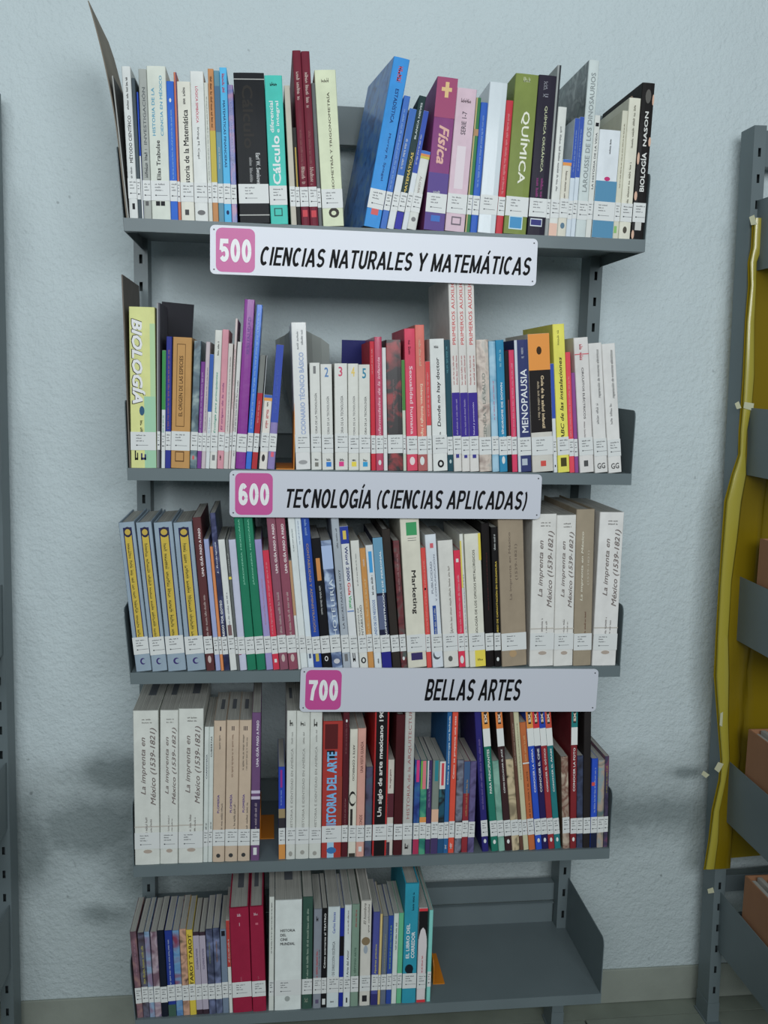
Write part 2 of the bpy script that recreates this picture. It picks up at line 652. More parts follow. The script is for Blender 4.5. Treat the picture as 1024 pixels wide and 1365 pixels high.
# ------------------------------------------------------------------ plain bold sign alphabet drawn with strokes
def stroke_text(s, shear, sw=0.19):
    P, Fs = [], []

    cnt = [0]

    def line(pts, ox, w=None):
        cnt[0] = (cnt[0] + 1) % 7
        w = w or sw
        n = len(pts)
        base = len(P)
        for i, (x, y) in enumerate(pts):
            a = pts[max(0, i - 1)]
            c = pts[min(n - 1, i + 1)]
            d1 = Vector((x - a[0], y - a[1])) if i else None
            d2 = Vector((c[0] - x, c[1] - y)) if i < n - 1 else None
            d1 = (d1 or d2).normalized()
            d2 = (d2 or d1).normalized()
            t = (d1 + d2).normalized()
            nn = Vector((-t.y, t.x))
            k = 1.0 / max(0.4, nn.dot(Vector((-d1.y, d1.x))))
            for sg in (1, -1):
                P.append((ox + x + nn.x * sg * w / 2 * k, y + nn.y * sg * w / 2 * k, cnt[0]))
        for i in range(n - 1):
            Fs.append((base + 2 * i, base + 2 * i + 1, base + 2 * i + 3, base + 2 * i + 2))

    def arc(cx, cy, rx, ry, a0, a1, n=14):
        return [(cx + rx * math.cos(math.radians(a0 + (a1 - a0) * i / n)), cy + ry * math.sin(math.radians(a0 + (a1 - a0) * i / n))) for i in range(n + 1)]
    h = sw / 2
    T, B_ = 1 - h * 0.8, h * 0.8
    ox = 0.0
    for ch in s:
        acc = ch in 'ÁÍ'
        c = {'Á': 'A', 'Í': 'I'}.get(ch, ch)
        w = {'I': 0.20, ' ': 0.24, 'M': 0.80, '(': 0.28, ')': 0.28, 'E': 0.58, 'L': 0.54, 'T': 0.60, 'O': 0.70, 'G': 0.70, 'C': 0.66, 'D': 0.66, 'A': 0.70, 'Y': 0.66}.get(c, 0.62)
        l, r, m = h, w - h, w / 2
        if c == 'I':
            line([(m, 0), (m, 1)], ox)
        elif c in 'CG':
            line(arc(m, 0.5, m - h, 0.5 - h * .8, 48, 312, 20), ox)
            if c == 'G':
                line([(r, 0.04), (r, 0.48)], ox)
                line([(r + h, 0.44), (m, 0.44)], ox, sw * .8)
        elif c == 'E':
            line([(l, 0), (l, 1)], ox)
            for y in (B_, 0.5, T):
                line([(l, y), (w - (0.04 if y == 0.5 else 0), y)], ox, sw * .8)
        elif c == 'N':
            line([(l, 0), (l, 1)], ox)
            line([(r, 0), (r, 1)], ox)
            line([(l, 0.98), (r, 0.02)], ox)
        elif c == 'A':
            line([(h * .6, 0), (m, 0.98)], ox)
            line([(w - h * .6, 0), (m, 0.98)], ox)
            line([(0.2, 0.3), (w - 0.2, 0.3)], ox, sw * .8)
        elif c == 'S':
            ry = (1 - sw * .8) / 4
            line(arc(m, T - ry, m - h, ry, 25, 255, 12) + arc(m, B_ + ry, m - h, ry, 75, -155, 12), ox, sw * .92)
        elif c == 'T':
            line([(m, 0), (m, 1)], ox)
            line([(0, T), (w, T)], ox, sw * .8)
        elif c == 'U':
            line([(l, 1), (l, 0.33)] + arc(m, 0.33, m - h, 0.33 - h * .8, 180, 360, 12)[1:-1] + [(r, 0.33), (r, 1)], ox)
        elif c in 'RPBD':
            line([(l, 0), (l, 1)], ox)
            if c == 'D':
                line([(l, T), (w * .45, T)] + arc(w * .45, 0.5, r - w * .45, 0.5 - h * .8, 88, -88, 12) + [(w * .45, B_), (l, B_)], ox, sw * .9)
            else:
                ry = (T - 0.47) / 2
                line([(l, T), (w * .55, T)] + arc(w * .55, T - ry, r - w * .55, ry, 88, -88, 8) + [(w * .55, 0.47), (l, 0.47)], ox, sw * .88)
                if c == 'R':
                    line([(w * .5, 0.46), (w - h * .5, 0)], ox)
                if c == 'B':
                    ry = (0.47 - B_) / 2
                    line([(w * .55, 0.47)] + arc(w * .57, B_ + ry, r - w * .55, ry, 88, -88, 8) + [(w * .55, B_), (l, B_)], ox, sw * .88)
        elif c == 'L':
            line([(l, 0), (l, 1)], ox)
            line([(l, B_), (w, B_)], ox, sw * .8)
        elif c == 'Y':
            line([(m, 0), (m, 0.45)], ox)
            line([(h * .6, 1), (m, 0.42)], ox)
            line([(w - h * .6, 1), (m, 0.42)], ox)
        elif c == 'M':
            line([(l, 0), (l, 1)], ox)
            line([(r, 0), (r, 1)], ox)
            line([(l, 0.97), (m, 0.06)], ox, sw * .9)
            line([(r, 0.97), (m, 0.06)], ox, sw * .9)
        elif c in 'O0':
            line(arc(m, 0.5, m - h, 0.5 - h * .8, 0, 360, 26), ox)
        elif c == '(':
            line(arc(0.42, 0.45, 0.34, 0.62, 125, 235, 10), ox, sw * .8)
        elif c == ')':
            line(arc(-0.14, 0.45, 0.34, 0.62, -55, 55, 10), ox, sw * .8)
        elif c == '5':
            line([(w - .04, T), (l + .04, T), (l, 0.5)], ox, sw * .9)
            line([(l, 0.50)] + arc(m, 0.33, m - h, 0.33 - h * .8, 118, -150, 14), ox, sw * .95)
        elif c == '6':
            line(arc(m, 0.5, m - h, 0.5 - h * .8, 45, 200, 12), ox)
            line(arc(m, 0.32, m - h, 0.32 - h * .8, 0, 360, 20), ox)
        elif c == '7':
            line([(0, T), (w, T)], ox, sw * .85)
            line([(w - .08, 0.95), (w * .5, 0.5), (w * .36, 0)], ox)
        if acc:
            line([(m - 0.02, 1.08), (m + 0.10, 1.28)], ox, sw * .7)
        ox += w + 0.10
    vs = [(x + shear * y, y, q) for x, y, q in P]
    xs = [p[0] for p in vs]
    ys = [p[1] for p in vs]
    return (vs, Fs, min(xs), max(xs), min(ys), max(ys))

# Each row: spine foot left / right and spine top (x, y) measured on the photograph, cover colour, short name,
# prints on the spine (T lettering, R colour field, G tiny print, D round mark; u across, v up the spine), options
S(1, [
 (165.2, 166.6, 125, 1, (124, 116, 104), 'tall brown cardboard sheet leaning outward', [], dict(d=.16, tagless=1, board=1)),
 (167, 169.6, 150.5, 101, (84, 84, 82), 'worn thin white-edged booklet', [('R', 0, 1, 0, 1, (150, 152, 148))], dict(tagless=1, d=.16)),
 (173, 184.5, 162, 88.6, W, 'white Método científico book', [('T', 'MÉTODO CIENTÍFICO', .3, .75, .37, .68, K, 'u'), ('G', .35, .6, .72, .93, K, 'u'), ('G', .3, .6, .22, .35, TL_, 'u'), ('R', .4, .7, .06, .1, K)], {}),
 (184.8, 189.4, 175, 104, (70, 82, 88), 'dark slate thin book', [], {}),
 (189.6, 191.6, 182, 122.7, (40, 80, 190), 'narrow blue and white book', [('R', 0, 1, 0, .5, W)], {}),
 (192, 202.5, 184.3, 92, (160, 164, 158), 'grey research manual', [('T', 'INVESTIGACIÓN', .3, .75, .5, .88, (90, 96, 98), 'u'), ('G', .3, .75, .28, .47, (90, 96, 98), 'u'), ('R', .3, .7, .09, .12, (90, 90, 90))], {}),
 (203, 227.9, 193.2, 87.8, (203, 208, 196), 'thick cream Historia de la ciencia book', [('T', 'HISTORIA DE LA', .2, .36, .55, .86, (70, 150, 180), 'u'), ('T', 'CIENCIA EN MÉXICO', .6, .78, .55, .94, (70, 150, 180), 'u'), ('T', 'Elías Trabulse', .35, .56, .26, .52, K, 'u'), ('R', .24, .46, .09, .12, K), ('R', .5, .72, .09, .12, K)], dict(d=.17)),
 (228.2, 237.7, 220, 108, (38, 100, 200), 'blue paperback with white dots', [('G', .4, .6, .3, .8, (150, 190, 230), 'u'), ('D', .3, .6, .85, .88, W)], {}),
 (238, 241.6, 228, 96, (196, 110, 80), 'thin rust-orange book', [('R', .75, 1, .2, 1, (40, 50, 110))], {}),
 (242.2, 259.6, 233.7, 108.6, (214, 212, 198), 'cream Historia de la Matemática book', [('T', 'Historia de la Matemática', .35, .75, .22, .8, K, 'u'), ('G', .35, .6, .84, .96, (90, 90, 90), 'u'), ('R', .3, .6, .04, .08, (70, 70, 70))], {}),
 (260.4, 277.9, 252.5, 95, (212, 214, 210), 'white Lógica simbólica book', [('T', 'LÓGICA SIMBÓLICA', .35, .58, .66, .9, (190, 60, 90), 'd'), ('T', 'Irving M. Copi', .35, .55, .42, .63, (80, 80, 80), 'd'), ('D', .2, .8, .04, .075, (110, 110, 110))], dict(d=.16)),
 (278.6, 283.8, 271.8, 110, (200, 202, 192), 'narrow grey-white book with faint print', [('G', .4, .7, .3, .9, (140, 150, 140), 'd')], {}),
 (284.2, 291.6, 276.5, 91.5, (190, 130, 75), 'brown and yellow-green spined book', [('R', 0, 1, .24, .6, (190, 170, 50)), ('G', .3, .7, .62, .95, (90, 60, 40), 'd')], {}),
 (292, 299.2, 284.3, 94, (90, 140, 160), 'dull teal-blue paperback', [('G', .4, .65, .35, .5, W, 'd'), ('R', 0, 1, .6, .9, (70, 110, 140))], {}),
 (299.6, 309, 290.9, 89.8, (70, 175, 222), 'sky-blue Matemáticas financieras book', [('T', 'MATEMÁTICAS FINANCIERAS', .3, .7, .36, .79, (25, 40, 90), 'd'), ('G', .3, .7, .84, .96, (200, 50, 80), 'd'), ('D', .3, .7, .05, .08, (25, 40, 90))], {}),
 (309.4, 316.8, 302.8, 113, ((60, 65, 130), (80, 90, 160), (150, 100, 140)), 'violet-blue paperback', [('G', .4, .7, .4, .9, (170, 170, 210), 'd')], {}),
 (320, 360, 311, 97, (30, 32, 35), 'thick black calculus textbook', [('R', 0, 1, .955, .96, (190, 190, 185)), ('R', 0, 1, .05, .056, (190, 190, 185)), ('T', 'Cálculo', .25, .6, .5, .92, (46, 43, 40), 'd'), ('T', 'Earl W. Swokowski', .62, .76, .24, .47, (190, 190, 190), 'd'), ('G', .4, .5, .25, .44, (170, 170, 170), 'd')], dict(d=.18, hc=1)),
 (361.3, 384.4, 351.5, 100.6, (52, 190, 175), 'turquoise Cálculo book', [('T', 'Cálculo', .25, .7, .27, .6, (215, 235, 228), 'u', 0, .02), ('T', 'diferencial', .2, .42, .62, .83, (215, 235, 228), 'u'), ('T', 'e integral', .55, .78, .62, .83, (215, 235, 228), 'u'), ('G', .3, .7, .93, .955, K, 'h'), ('R', .22, .7, .055, .11, (40, 90, 85)), ('R', .28, .64, .062, .103, (52, 190, 175))], dict(d=.16)),
 (388.5, 395.8, 378.8, 114, (186, 180, 164), 'dun thin book beside the turquoise one', [], {}),
 (396.2, 401.6, 388.5, 170, (40, 38, 36), 'short black booklet with yellow edge', [('R', .4, .7, .2, .8, (180, 150, 50))], dict(d=.12)),
 (402.3, 413.2, 381.6, 67, (112, 32, 50), 'tall maroon encyclopedia volume one', [('G', .3, .7, .72, .88, (210, 190, 180), 'd'), ('G', .35, .6, .3, .55, (150, 90, 90), 'd'), ('R', .2, .8, .05, .09, (200, 60, 70)), ('G', .3, .75, .24, .34, (200, 170, 160), 'd')], dict(d=.21, hc=1)),
 (413.8, 424.8, 392.8, 68, (112, 32, 50), 'tall maroon encyclopedia volume two', [('G', .3, .7, .68, .88, (210, 190, 180), 'd'), ('G', .35, .6, .3, .55, (150, 90, 90), 'd'), ('R', .2, .8, .05, .09, (200, 60, 70)), ('G', .3, .75, .24, .34, (200, 170, 160), 'd')], dict(d=.21, hc=1)),
 (425.2, 429.8, 404, 110, (96, 100, 100), 'grey thin book with dark edge', [], {}),
 (431, 458.8, 407.8, 93, (205, 212, 178), 'cream Geometría y trigonometría book', [('T', 'GEOMETRÍA Y TRIGONOMETRÍA', .5, .64, .22, .86, (80, 75, 60), 'u'), ('G', .3, .7, .92, .95, (130, 130, 110), 'h'), ('D', .3, .8, .055, .12, (60, 55, 50)), ('D', .42, .66, .07, .1, (205, 212, 178))], dict(d=.15)),
 (484.9, 506.2, 526, 75, (42, 140, 212), 'thick blue Estadística textbook leaning right', [('T', 'ESTADÍSTICA', .45, .72, .62, .82, (20, 50, 110), 'd'), ('T', 'Murray R. Spiegel', .5, .68, .28, .56, (25, 60, 120), 'd'), ('G', .4, .8, .86, .95, (200, 60, 70), 'd'), ('R', .3, .75, .075, .12, (210, 90, 90))], dict(d=.19, splay=9, fanr=1, side=((30, 70, 130), (40, 112, 190), (90, 130, 170)))),
 (506.8, 515, 539.5, 127, (60, 110, 190), 'mid-blue paperback leaning beside the blue textbook', [('G', .35, .65, .3, .9, (140, 180, 225), 'd')], dict(d=.13)),
 (515.8, 525, 547, 144, (205, 210, 212), 'white-footed blue paperback leaning right', [('R', 0, 1, .45, 1, (55, 105, 180)), ('G', .3, .6, .5, .75, W, 'd')], dict(d=.12)),
 (525.4, 534.7, 553.5, 126.6, (34, 58, 60), 'dark green Matemáticas paperback leaning right', [('T', 'MATEMÁTICAS', .3, .75, .27, .58, (215, 185, 70), 'u'), ('T', 'BLANCA NIEVES', .4, .65, .68, .95, (190, 200, 200), 'u'), ('R', 0, 1, .0, .13, (55, 55, 160))], dict(d=.13)),
 (535.5, 542.3, 562.5, 147, (205, 210, 214), 'thin leaning book, royal blue over white', [('R', 0, 1, .48, 1, (50, 80, 170)), ('G', .3, .6, .55, .8, W, 'd')], dict(d=.12)),
 (542.6, 554.8, 558.7, 200, (204, 206, 200), 'short white Álgebra booklet with striped top', [('T', 'ÁLGEBRA', .35, .65, .42, .68, (150, 140, 135), 'd'), ('R', 0, 1, .96, 1, (60, 110, 190)), ('R', 0, 1, .93, .96, (210, 130, 60)), ('R', 0, 1, .9, .93, (190, 180, 60)), ('D', .25, .75, .1, .16, (120, 120, 120))], dict(d=.11)),
 (564.7, 591.5, 565.6, 100.6, (132, 62, 120), 'magenta and violet Física book', [('R', 0, 1, 0, .38, (92, 72, 140)), ('R', 0, 1, .74, 1, (160, 72, 110)), ('T', 'Física', .3, .8, .44, .69, (215, 165, 150), 'd', 0.3, .02), ('R', .25, .75, .91, .935, (215, 180, 120)), ('R', .42, .6, .87, .97, (215, 180, 120)), ('R', .3, .75, .06, .1, (60, 110, 190)), ('G', .3, .7, .245, .265, W, 'h')], dict(d=.17)),
 (592.9, 618.9, 593.4, 115.6, (206, 178, 190), 'pale pink Serie 1-7 book', [('T', 'SERIE 1-7', .36, .6, .68, .84, (90, 80, 90), 'u'), ('G', .25, .75, .9, .93, (110, 90, 100), 'h'), ('R', .25, .7, .3, .6, (214, 200, 206)), ('R', .28, .78, .045, .105, (110, 100, 110)), ('R', .34, .72, .055, .095, (206, 178, 190))], dict(d=.15)),
 (620, 626.2, 621, 129, (50, 120, 70), 'thin green book with tan bands', [('R', 0, .3, 0, 1, (180, 160, 110)), ('R', 0, 1, .72, .77, (170, 130, 90))], {}),
 (626.6, 635.7, 628.4, 135.6, (48, 96, 188), 'plain blue paperback left of the shiny white book', [('G', .4, .65, .35, .9, (140, 175, 220), 'd')], {}),
 (636.6, 660, 639, 108, ('gloss', 196, 204, 208), 'shiny plastic-wrapped white book', [], dict(d=.17, hc=1)),
 (660.6, 669.7, 665, 133, (196, 46, 60), 'bright red paperback left of the green Química', [('G', .35, .65, .3, .9, (220, 150, 150), 'd')], {}),
 (670.9, 701, 675.2, 96.6, (120, 134, 60), 'olive green Química textbook', [('T', 'QUÍMICA', .38, .82, .32, .77, (222, 226, 200), 'd', 0, .012), ('R', .2, .8, .03, .115, (190, 215, 225)), ('R', .24, .76, .037, .108, (60, 140, 190)), ('G', .35, .65, .95, .98, (190, 195, 160), 'h')], dict(d=.18, hc=1)),
 (702.5, 725.6, 710.7, 99, (42, 38, 52), 'black Química orgánica book', [('T', 'QUÍMICA ORGÁNICA', .44, .64, .4, .81, (185, 190, 150), 'd', 0, .01), ('G', .3, .45, .24, .36, (170, 60, 140), 'd'), ('G', .55, .7, .24, .36, (170, 60, 140), 'd'), ('R', .12, .8, .055, .105, (200, 205, 210)), ('R', .16, .76, .062, .098, (55, 55, 120)), ('G', .3, .6, .86, .96, (140, 140, 150), 'd')], dict(d=.17)),
 (726, 730.6, 734.6, 86, (150, 154, 152), 'tall grey-edged thin volume', [('R', .5, 1, .1, 1, (50, 54, 58))], dict(d=.2)),
 (731, 742.4, 739.6, 142, (208, 210, 204), 'white narrow book left of a striped cream booklet', [('G', .4, .65, .35, .85, (110, 112, 115), 'd'), ('R', 0, .9, .0, .1, (220, 180, 160))], {}),
 (742.7, 754, 745.6, 212, (206, 202, 186), 'short cream booklet with rainbow-striped top', [('R', 0, 1, .96, 1, (60, 110, 190)), ('R', 0, 1, .92, .96, (220, 140, 60)), ('G', .4, .65, .4, .85, (120, 110, 100), 'd'), ('D', .25, .75, .1, .18, (90, 120, 140))], dict(d=.11)),
 (754.4, 760.4, 755.3, 156.7, (196, 206, 214), 'blue-topped white booklet, first of two', [('R', 0, 1, .5, 1, (52, 84, 170)), ('G', .4, .65, .55, .9, (150, 175, 220), 'd')], {}),
 (760.7, 766.4, 763, 155, (196, 206, 214), 'blue-topped white booklet, second of two', [('R', 0, 1, .5, 1, (52, 84, 170)), ('G', .4, .65, .55, .9, (150, 175, 220), 'd')], {}),
 (766.8, 780.2, 773.5, 79, (190, 200, 198), 'tall pale glossy Dinosaurios volume', [('T', 'LAROUSSE DE LOS DINOSAURIOS', .3, .75, .26, .93, (130, 138, 138), 'u')], dict(d=.22, side=((150, 158, 156), (60, 72, 74), (110, 124, 122)))),
 (780.5, 787.6, 787, 153, (204, 206, 200), 'white Historia de la vida book', [('T', 'LA HISTORIA DE LA VIDA', .35, .7, .4, .86, (60, 62, 66), 'u'), ('R', .2, .8, .91, .94, K)], {}),
 (788.4, 816.2, 794.5, 172, (206, 212, 216), 'book half white and half sea blue', [('R', 0, 1, 0, .53, (78, 136, 170)), ('D', .38, .66, .53, .57, (190, 40, 110)), ('G', .5, .58, .78, .92, K, 'u')], dict(d=.14, side=(150, 156, 130))),
 (816.8, 824, 824.8, 147, (200, 198, 178), 'beige book with green square at its foot', [('G', .4, .6, .4, .9, (130, 120, 90), 'u'), ('R', .1, .6, .045, .1, (130, 180, 100))], {}),
 (824.4, 839.6, 834.5, 130, (208, 206, 188), 'taller beige book beside the black Biología', [('G', .4, .6, .25, .55, (120, 116, 100), 'u'), ('G', .4, .6, .65, .95, (130, 126, 110), 'u'), ('D', .3, .65, .04, .09, (80, 76, 66))], {}),
 (840.6, 861, 856, 110, (30, 28, 28), 'black Biología book with peach ovals', [('T', 'NASON', .38, .66, .6, .82, (205, 205, 200), 'u', 0, .02), ('T', 'BIOLOGÍA', .3, .74, .31, .56, (210, 210, 205), 'u', 0, .02), ('R', .25, .75, .06, .12, (190, 190, 185)), ('D', .3, .75, .87, .96, (90, 88, 84)), ('D', -.0, .2, .48, .56, (205, 165, 140)), ('D', .85, 1, .86, .93, (205, 165, 140)), ('D', .0, .24, .25, .31, (205, 165, 140)), ('D', .8, 1, .6, .66, (205, 165, 140)), ('D', 0, .22, .0, .06, (205, 165, 140))], dict(d=.2, spots=1)),
])
S(2, [
 (170.6, 173.8, 165, 366, (112, 104, 96), 'thin brown-framed album at the left end', [], dict(d=.2, tagless=1)),
 (174.8, 208.6, 169.2, 408.6, (206, 208, 130), 'thick yellow-green Biología textbook', [('R', .55, 1, .0, .45, (150, 195, 160)), ('R', .8, 1, .45, .9, (170, 200, 150)), ('T', 'BIOLOGÍA', .07, .6, .4, .93, (58, 52, 40), 'd', .25, .05), ('T', 'BIOLOGÍA', .1, .6, .405, .925, (225, 225, 218), 'd', .25, .03), ('D', .36, .56, .33, .39, (50, 90, 120)), ('G', .38, .5, .22, .3, (90, 90, 60), 'd'), ('G', .16, .32, .05, .11, K, 'h'), ('G', .4, .66, .05, .11, (60, 60, 110), 'h')], dict(d=.19)),
 (209.6, 213.6, 209, 403.5, (86, 84, 92), 'tall thin dark book next to the yellow Biología', [('R', 0, .4, 0, 1, (150, 150, 150))], dict(d=.12)),
 (215, 219.8, 216.3, 467, (200, 206, 206), 'narrow green-topped white book', [('R', 0, 1, .5, 1, (50, 140, 70)), ('G', .3, .7, .2, .45, (80, 170, 110), 'd')], {}),
 (220.2, 227.4, 222, 448.5, (48, 56, 140), 'navy paperback with orange script', [('G', .35, .65, .3, .9, (170, 110, 110), 'd')], {}),
 (227.8, 252.6, 230.9, 449, (186, 138, 74), 'tan El origen de las especies book', [('R', .22, .68, .32, .95, (110, 78, 36)), ('R', .25, .65, .326, .944, (186, 138, 74)), ('T', 'EL ORIGEN DE LAS ESPECIES', .36, .56, .4, .86, (74, 50, 24), 'u'), ('R', .28, .64, .27, .285, (90, 60, 30)), ('R', .22, .7, .05, .13, (90, 60, 30)), ('R', .26, .66, .058, .122, (186, 138, 74))], dict(d=.15)),
 (253, 262.3, 259, 454, ((30, 44, 54), (60, 90, 104), (130, 150, 150)), 'dark marbled teal book', [('R', .3, .6, .07, .1, (200, 90, 90))], {}),
 (262.6, 268, 268.2, 482, (120, 60, 140), 'short purple book', [('G', .3, .7, .3, .9, (190, 160, 200), 'd')], {}),
 (268.3, 273.6, 274.3, 455.5, (190, 176, 180), 'pinkish-grey narrow book', [('G', .4, .7, .3, .8, (130, 120, 130), 'u')], {}),
 (274, 279, 280, 472, (204, 208, 208), 'short white book with blue head', [('R', 0, 1, .5, 1, (52, 92, 170)), ('G', .35, .65, .2, .45, (120, 150, 190), 'u')], {}),
 (279.4, 288.8, 287, 439.8, (208, 208, 200), 'white Ecología para principiantes book', [('T', 'Ecología para principiantes', .35, .7, .26, .7, (40, 140, 120), 'u', .2, .015), ('G', .4, .65, .82, .92, K, 'u'), ('R', .3, .7, .06, .1, (120, 120, 120))], {}),
 (289.5, 297.7, 296.4, 439, (206, 140, 152), 'pink El origen de la vida book', [('T', 'El origen de la vida', .3, .65, .28, .62, (120, 40, 110), 'u', .2), ('G', .35, .6, .06, .1, K, 'h')], {}),
 (298, 304, 304.6, 457.8, (200, 192, 186), 'cream-grey narrow book', [('G', .4, .65, .3, .9, (130, 120, 116), 'u')], {}),
 (304.4, 307.2, 314.2, 424.5, (206, 190, 186), 'very thin blush book standing tall', [('G', .3, .7, .4, .8, (190, 100, 110), 'd')], {}),
 (307.6, 313, 317, 455.5, (204, 202, 198), 'narrow white book left of the purple one', [('G', .35, .7, .1, .7, (90, 90, 96), 'u'), ('G', .1, .25, .3, .6, (170, 60, 70), 'u')], {}),
 (313.8, 327, 326.3, 398.8, ('gloss', 128, 46, 136), 'tall shiny purple book', [('T', 'SEXUALIDAD', .45, .75, .68, .9, (110, 70, 140), 'u')], dict(d=.16)),
 (327.4, 334.7, 342.7, 406, ('gloss', 48, 106, 196), 'tall glossy blue book', [('G', .35, .65, .25, .95, (150, 195, 230), 'd')], dict(d=.16)),
 (335.4, 342.4, 347.4, 473, (120, 122, 118), 'book grey above and red below', [('R', 0, 1, 0, .67, (176, 40, 50)), ('G', .35, .65, .4, .6, (220, 150, 150), 'd')], {}),
 (342.8, 344.6, 353.6, 474, (34, 36, 42), 'very thin black book with white edge', [('R', .6, 1, .2, 1, (190, 194, 196))], dict(tagless=1)),
 (345.2, 355.8, 351.5, 525.8, (214, 208, 198), 'small cream comic paperback with striped top', [('R', 0, 1, .96, 1, (56, 100, 180)), ('R', 0, 1, .92, .96, (220, 150, 60)), ('G', .4, .75, .55, .8, (205, 90, 90), 'd'), ('G', .4, .6, .84, .9, K, 'd'), ('D', .25, .65, .1, .2, (60, 56, 56))], dict(d=.11)),
 (356.3, 366, 359.5, 459, ('gloss', 132, 120, 170), 'blue over lilac book before the gap', [('R', 0, 1, .38, 1, (58, 80, 170)), ('G', .3, .65, .45, .8, (80, 105, 190), 'd'), ('R', .35, .75, .1, .14, (220, 90, 110))], {}),
 (394.6, 414.2, 388, 430, ('gloss', 208, 208, 206), 'tall white technical dictionary', [('T', 'DICCIONARIO TÉCNICO BÁSICO', .36, .76, .2, .8, (150, 165, 195), 'u', 0, .03), ('G', .3, .45, .82, .95, (120, 124, 130), 'u'), ('G', .6, .75, .85, .95, (120, 124, 130), 'u'), ('D', .2, .8, .035, .065, (150, 150, 150))], dict(d=.16, fan=1)),
 (415.3, 428.8, 412.5, 483.7, ('gloss', 206, 206, 200), 'first volume of the white set', [('T', 'HISTORIA DE LA TECNOLOGÍA', .4, .66, .28, .72, (96, 96, 96), 'u'), ('T', '1', .35, .6, .9, .97, (120, 120, 120), 'h'), ('R', .36, .7, .03, .07, (120, 118, 110)), ('G', .35, .7, .085, .11, K, 'h')], dict(d=.14)),
 (429.8, 444.8, 427, 485.5, ('gloss', 206, 206, 200), 'second volume of the white set, blue square', [('T', 'HISTORIA DE LA TECNOLOGÍA', .45, .7, .28, .7, (110, 110, 110), 'u'), ('T', '2', .35, .7, .88, .97, (90, 130, 180), 'h'), ('R', .36, .8, .03, .075, (40, 120, 200)), ('G', .4, .75, .085, .11, K, 'h')], dict(d=.14)),
 (447, 464, 445.6, 484.5, ('gloss', 206, 206, 200), 'third volume of the white set, pink square', [('T', 'HISTORIA DE LA TECNOLOGÍA', .42, .66, .28, .7, (110, 110, 110), 'u'), ('T', '3', .32, .62, .88, .97, (205, 80, 110), 'h'), ('R', .3, .68, .035, .08, (215, 50, 130)), ('G', .35, .7, .085, .11, K, 'h')], dict(d=.14)),
 (464.8, 478.6, 463.6, 484.8, ('gloss', 206, 206, 198), 'fourth volume of the white set, yellow square', [('T', 'HISTORIA DE LA TECNOLOGÍA', .42, .66, .28, .7, (110, 110, 110), 'u'), ('T', '4', .32, .66, .88, .97, (220, 190, 90), 'h'), ('R', .3, .75, .035, .08, (225, 200, 40)), ('G', .35, .7, .085, .11, K, 'h')], dict(d=.14)),
 (479.2, 494, 477, 486, (206, 206, 198), 'fifth volume of the white set, cyan square', [('T', 'HISTORIA DE LA TECNOLOGÍA', .45, .68, .28, .7, (90, 90, 90), 'u'), ('T', '5', .32, .66, .87, .965, (40, 130, 160), 'h'), ('R', .32, .74, .035, .08, (30, 150, 200)), ('G', .35, .7, .085, .11, K, 'h')], dict(d=.14)),
 (495.4, 501.2, 490.3, 455, (200, 36, 56), 'thin scarlet book', [('G', .3, .6, .75, .95, (220, 150, 150), 'u')], dict(d=.15)),
 (501.7, 511.4, 494.9, 449, ('gloss', 178, 70, 96), 'rose paperback with white script', [('T', 'Enfermedades de la infancia', .35, .7, .24, .85, (225, 170, 180), 'u', .2), ('D', .3, .7, .04, .08, W)], dict(d=.16)),
 (512, 517, 506.3, 463.4, (208, 210, 208), 'thin white book beside the black and red one', [], {}),
 (517.7, 537.3, 512.7, 453, ((30, 24, 26), (34, 26, 28), (150, 30, 36)), 'black book splashed with red', [('G', .4, .5, .4, .7, (150, 120, 120), 'd')], dict(d=.15, shiny=1)),
 (538, 542, 531.5, 480, (190, 200, 180), 'thin white book with green head', [('R', 0, 1, .55, 1, (70, 130, 60))], {}),
 (543, 557, 531.7, 438, (212, 64, 92), 'hot pink Sexualidad humana book', [('T', 'Sexualidad humana', .4, .7, .26, .74, (235, 190, 195), 'd'), ('G', .35, .6, .82, .92, (110, 30, 50), 'd'), ('D', .25, .75, .04, .1, (235, 200, 200))], dict(d=.17)),
 (557.8, 569.8, 545, 433, (212, 110, 96), 'coral Embarazo y parto paperback', [('R', 0, 1, .0, .14, (170, 90, 90)), ('T', 'Embarazo, fisiología y higiene', .35, .7, .2, .6, (240, 200, 170), 'd'), ('G', .35, .6, .72, .9, (235, 190, 160), 'd'), ('D', .2, .7, .04, .1, W)], dict(d=.16)),
 (570.5, 576.6, 561.7, 481.7, (210, 208, 204), 'narrow white book with red upper half', [('R', 0, 1, .42, 1, (206, 60, 66)), ('G', .3, .7, .5, .9, (225, 150, 150), 'd')], {}),
 (577.9, 597, 563.4, 451.8, (210, 212, 208), 'white Donde no hay doctor book', [('T', 'Donde no hay doctor', .38, .68, .34, .86, K, 'u', .1), ('G', .45, .6, .25, .3, K, 'u'), ('D', .3, .75, .025, .085, K), ('D', .42, .63, .04, .07, (210, 212, 208)), ('G', .3, .6, .93, .95, K, 'h')], dict(d=.15)),
 (597.5, 604.8, 584, 453, (36, 76, 88), 'deep petrol-blue book', [('G', .3, .6, .75, .95, (90, 160, 170), 'd'), ('D', .3, .7, .06, .09, (170, 190, 190))], {}),
 (605.4, 615.8, 587.8, 368, (208, 204, 198), 'first Primeros auxilios volume, blue base band', [('R', 0, 1, .17, .41, (60, 44, 140)), ('T', 'PRIMEROS AUXILIOS', .3, .7, .655, 1.0 - .0, (196, 84, 84), 'u'), ('G', .2, .4, .45, .6, (196, 110, 110), 'u'), ('G', .6, .8, .45, .6, (196, 110, 110), 'u'), ('G', .45, .65, .19, .38, (180, 170, 210), 'u'), ('R', .3, .7, .07, .09, (60, 60, 140))], dict(d=.21)),
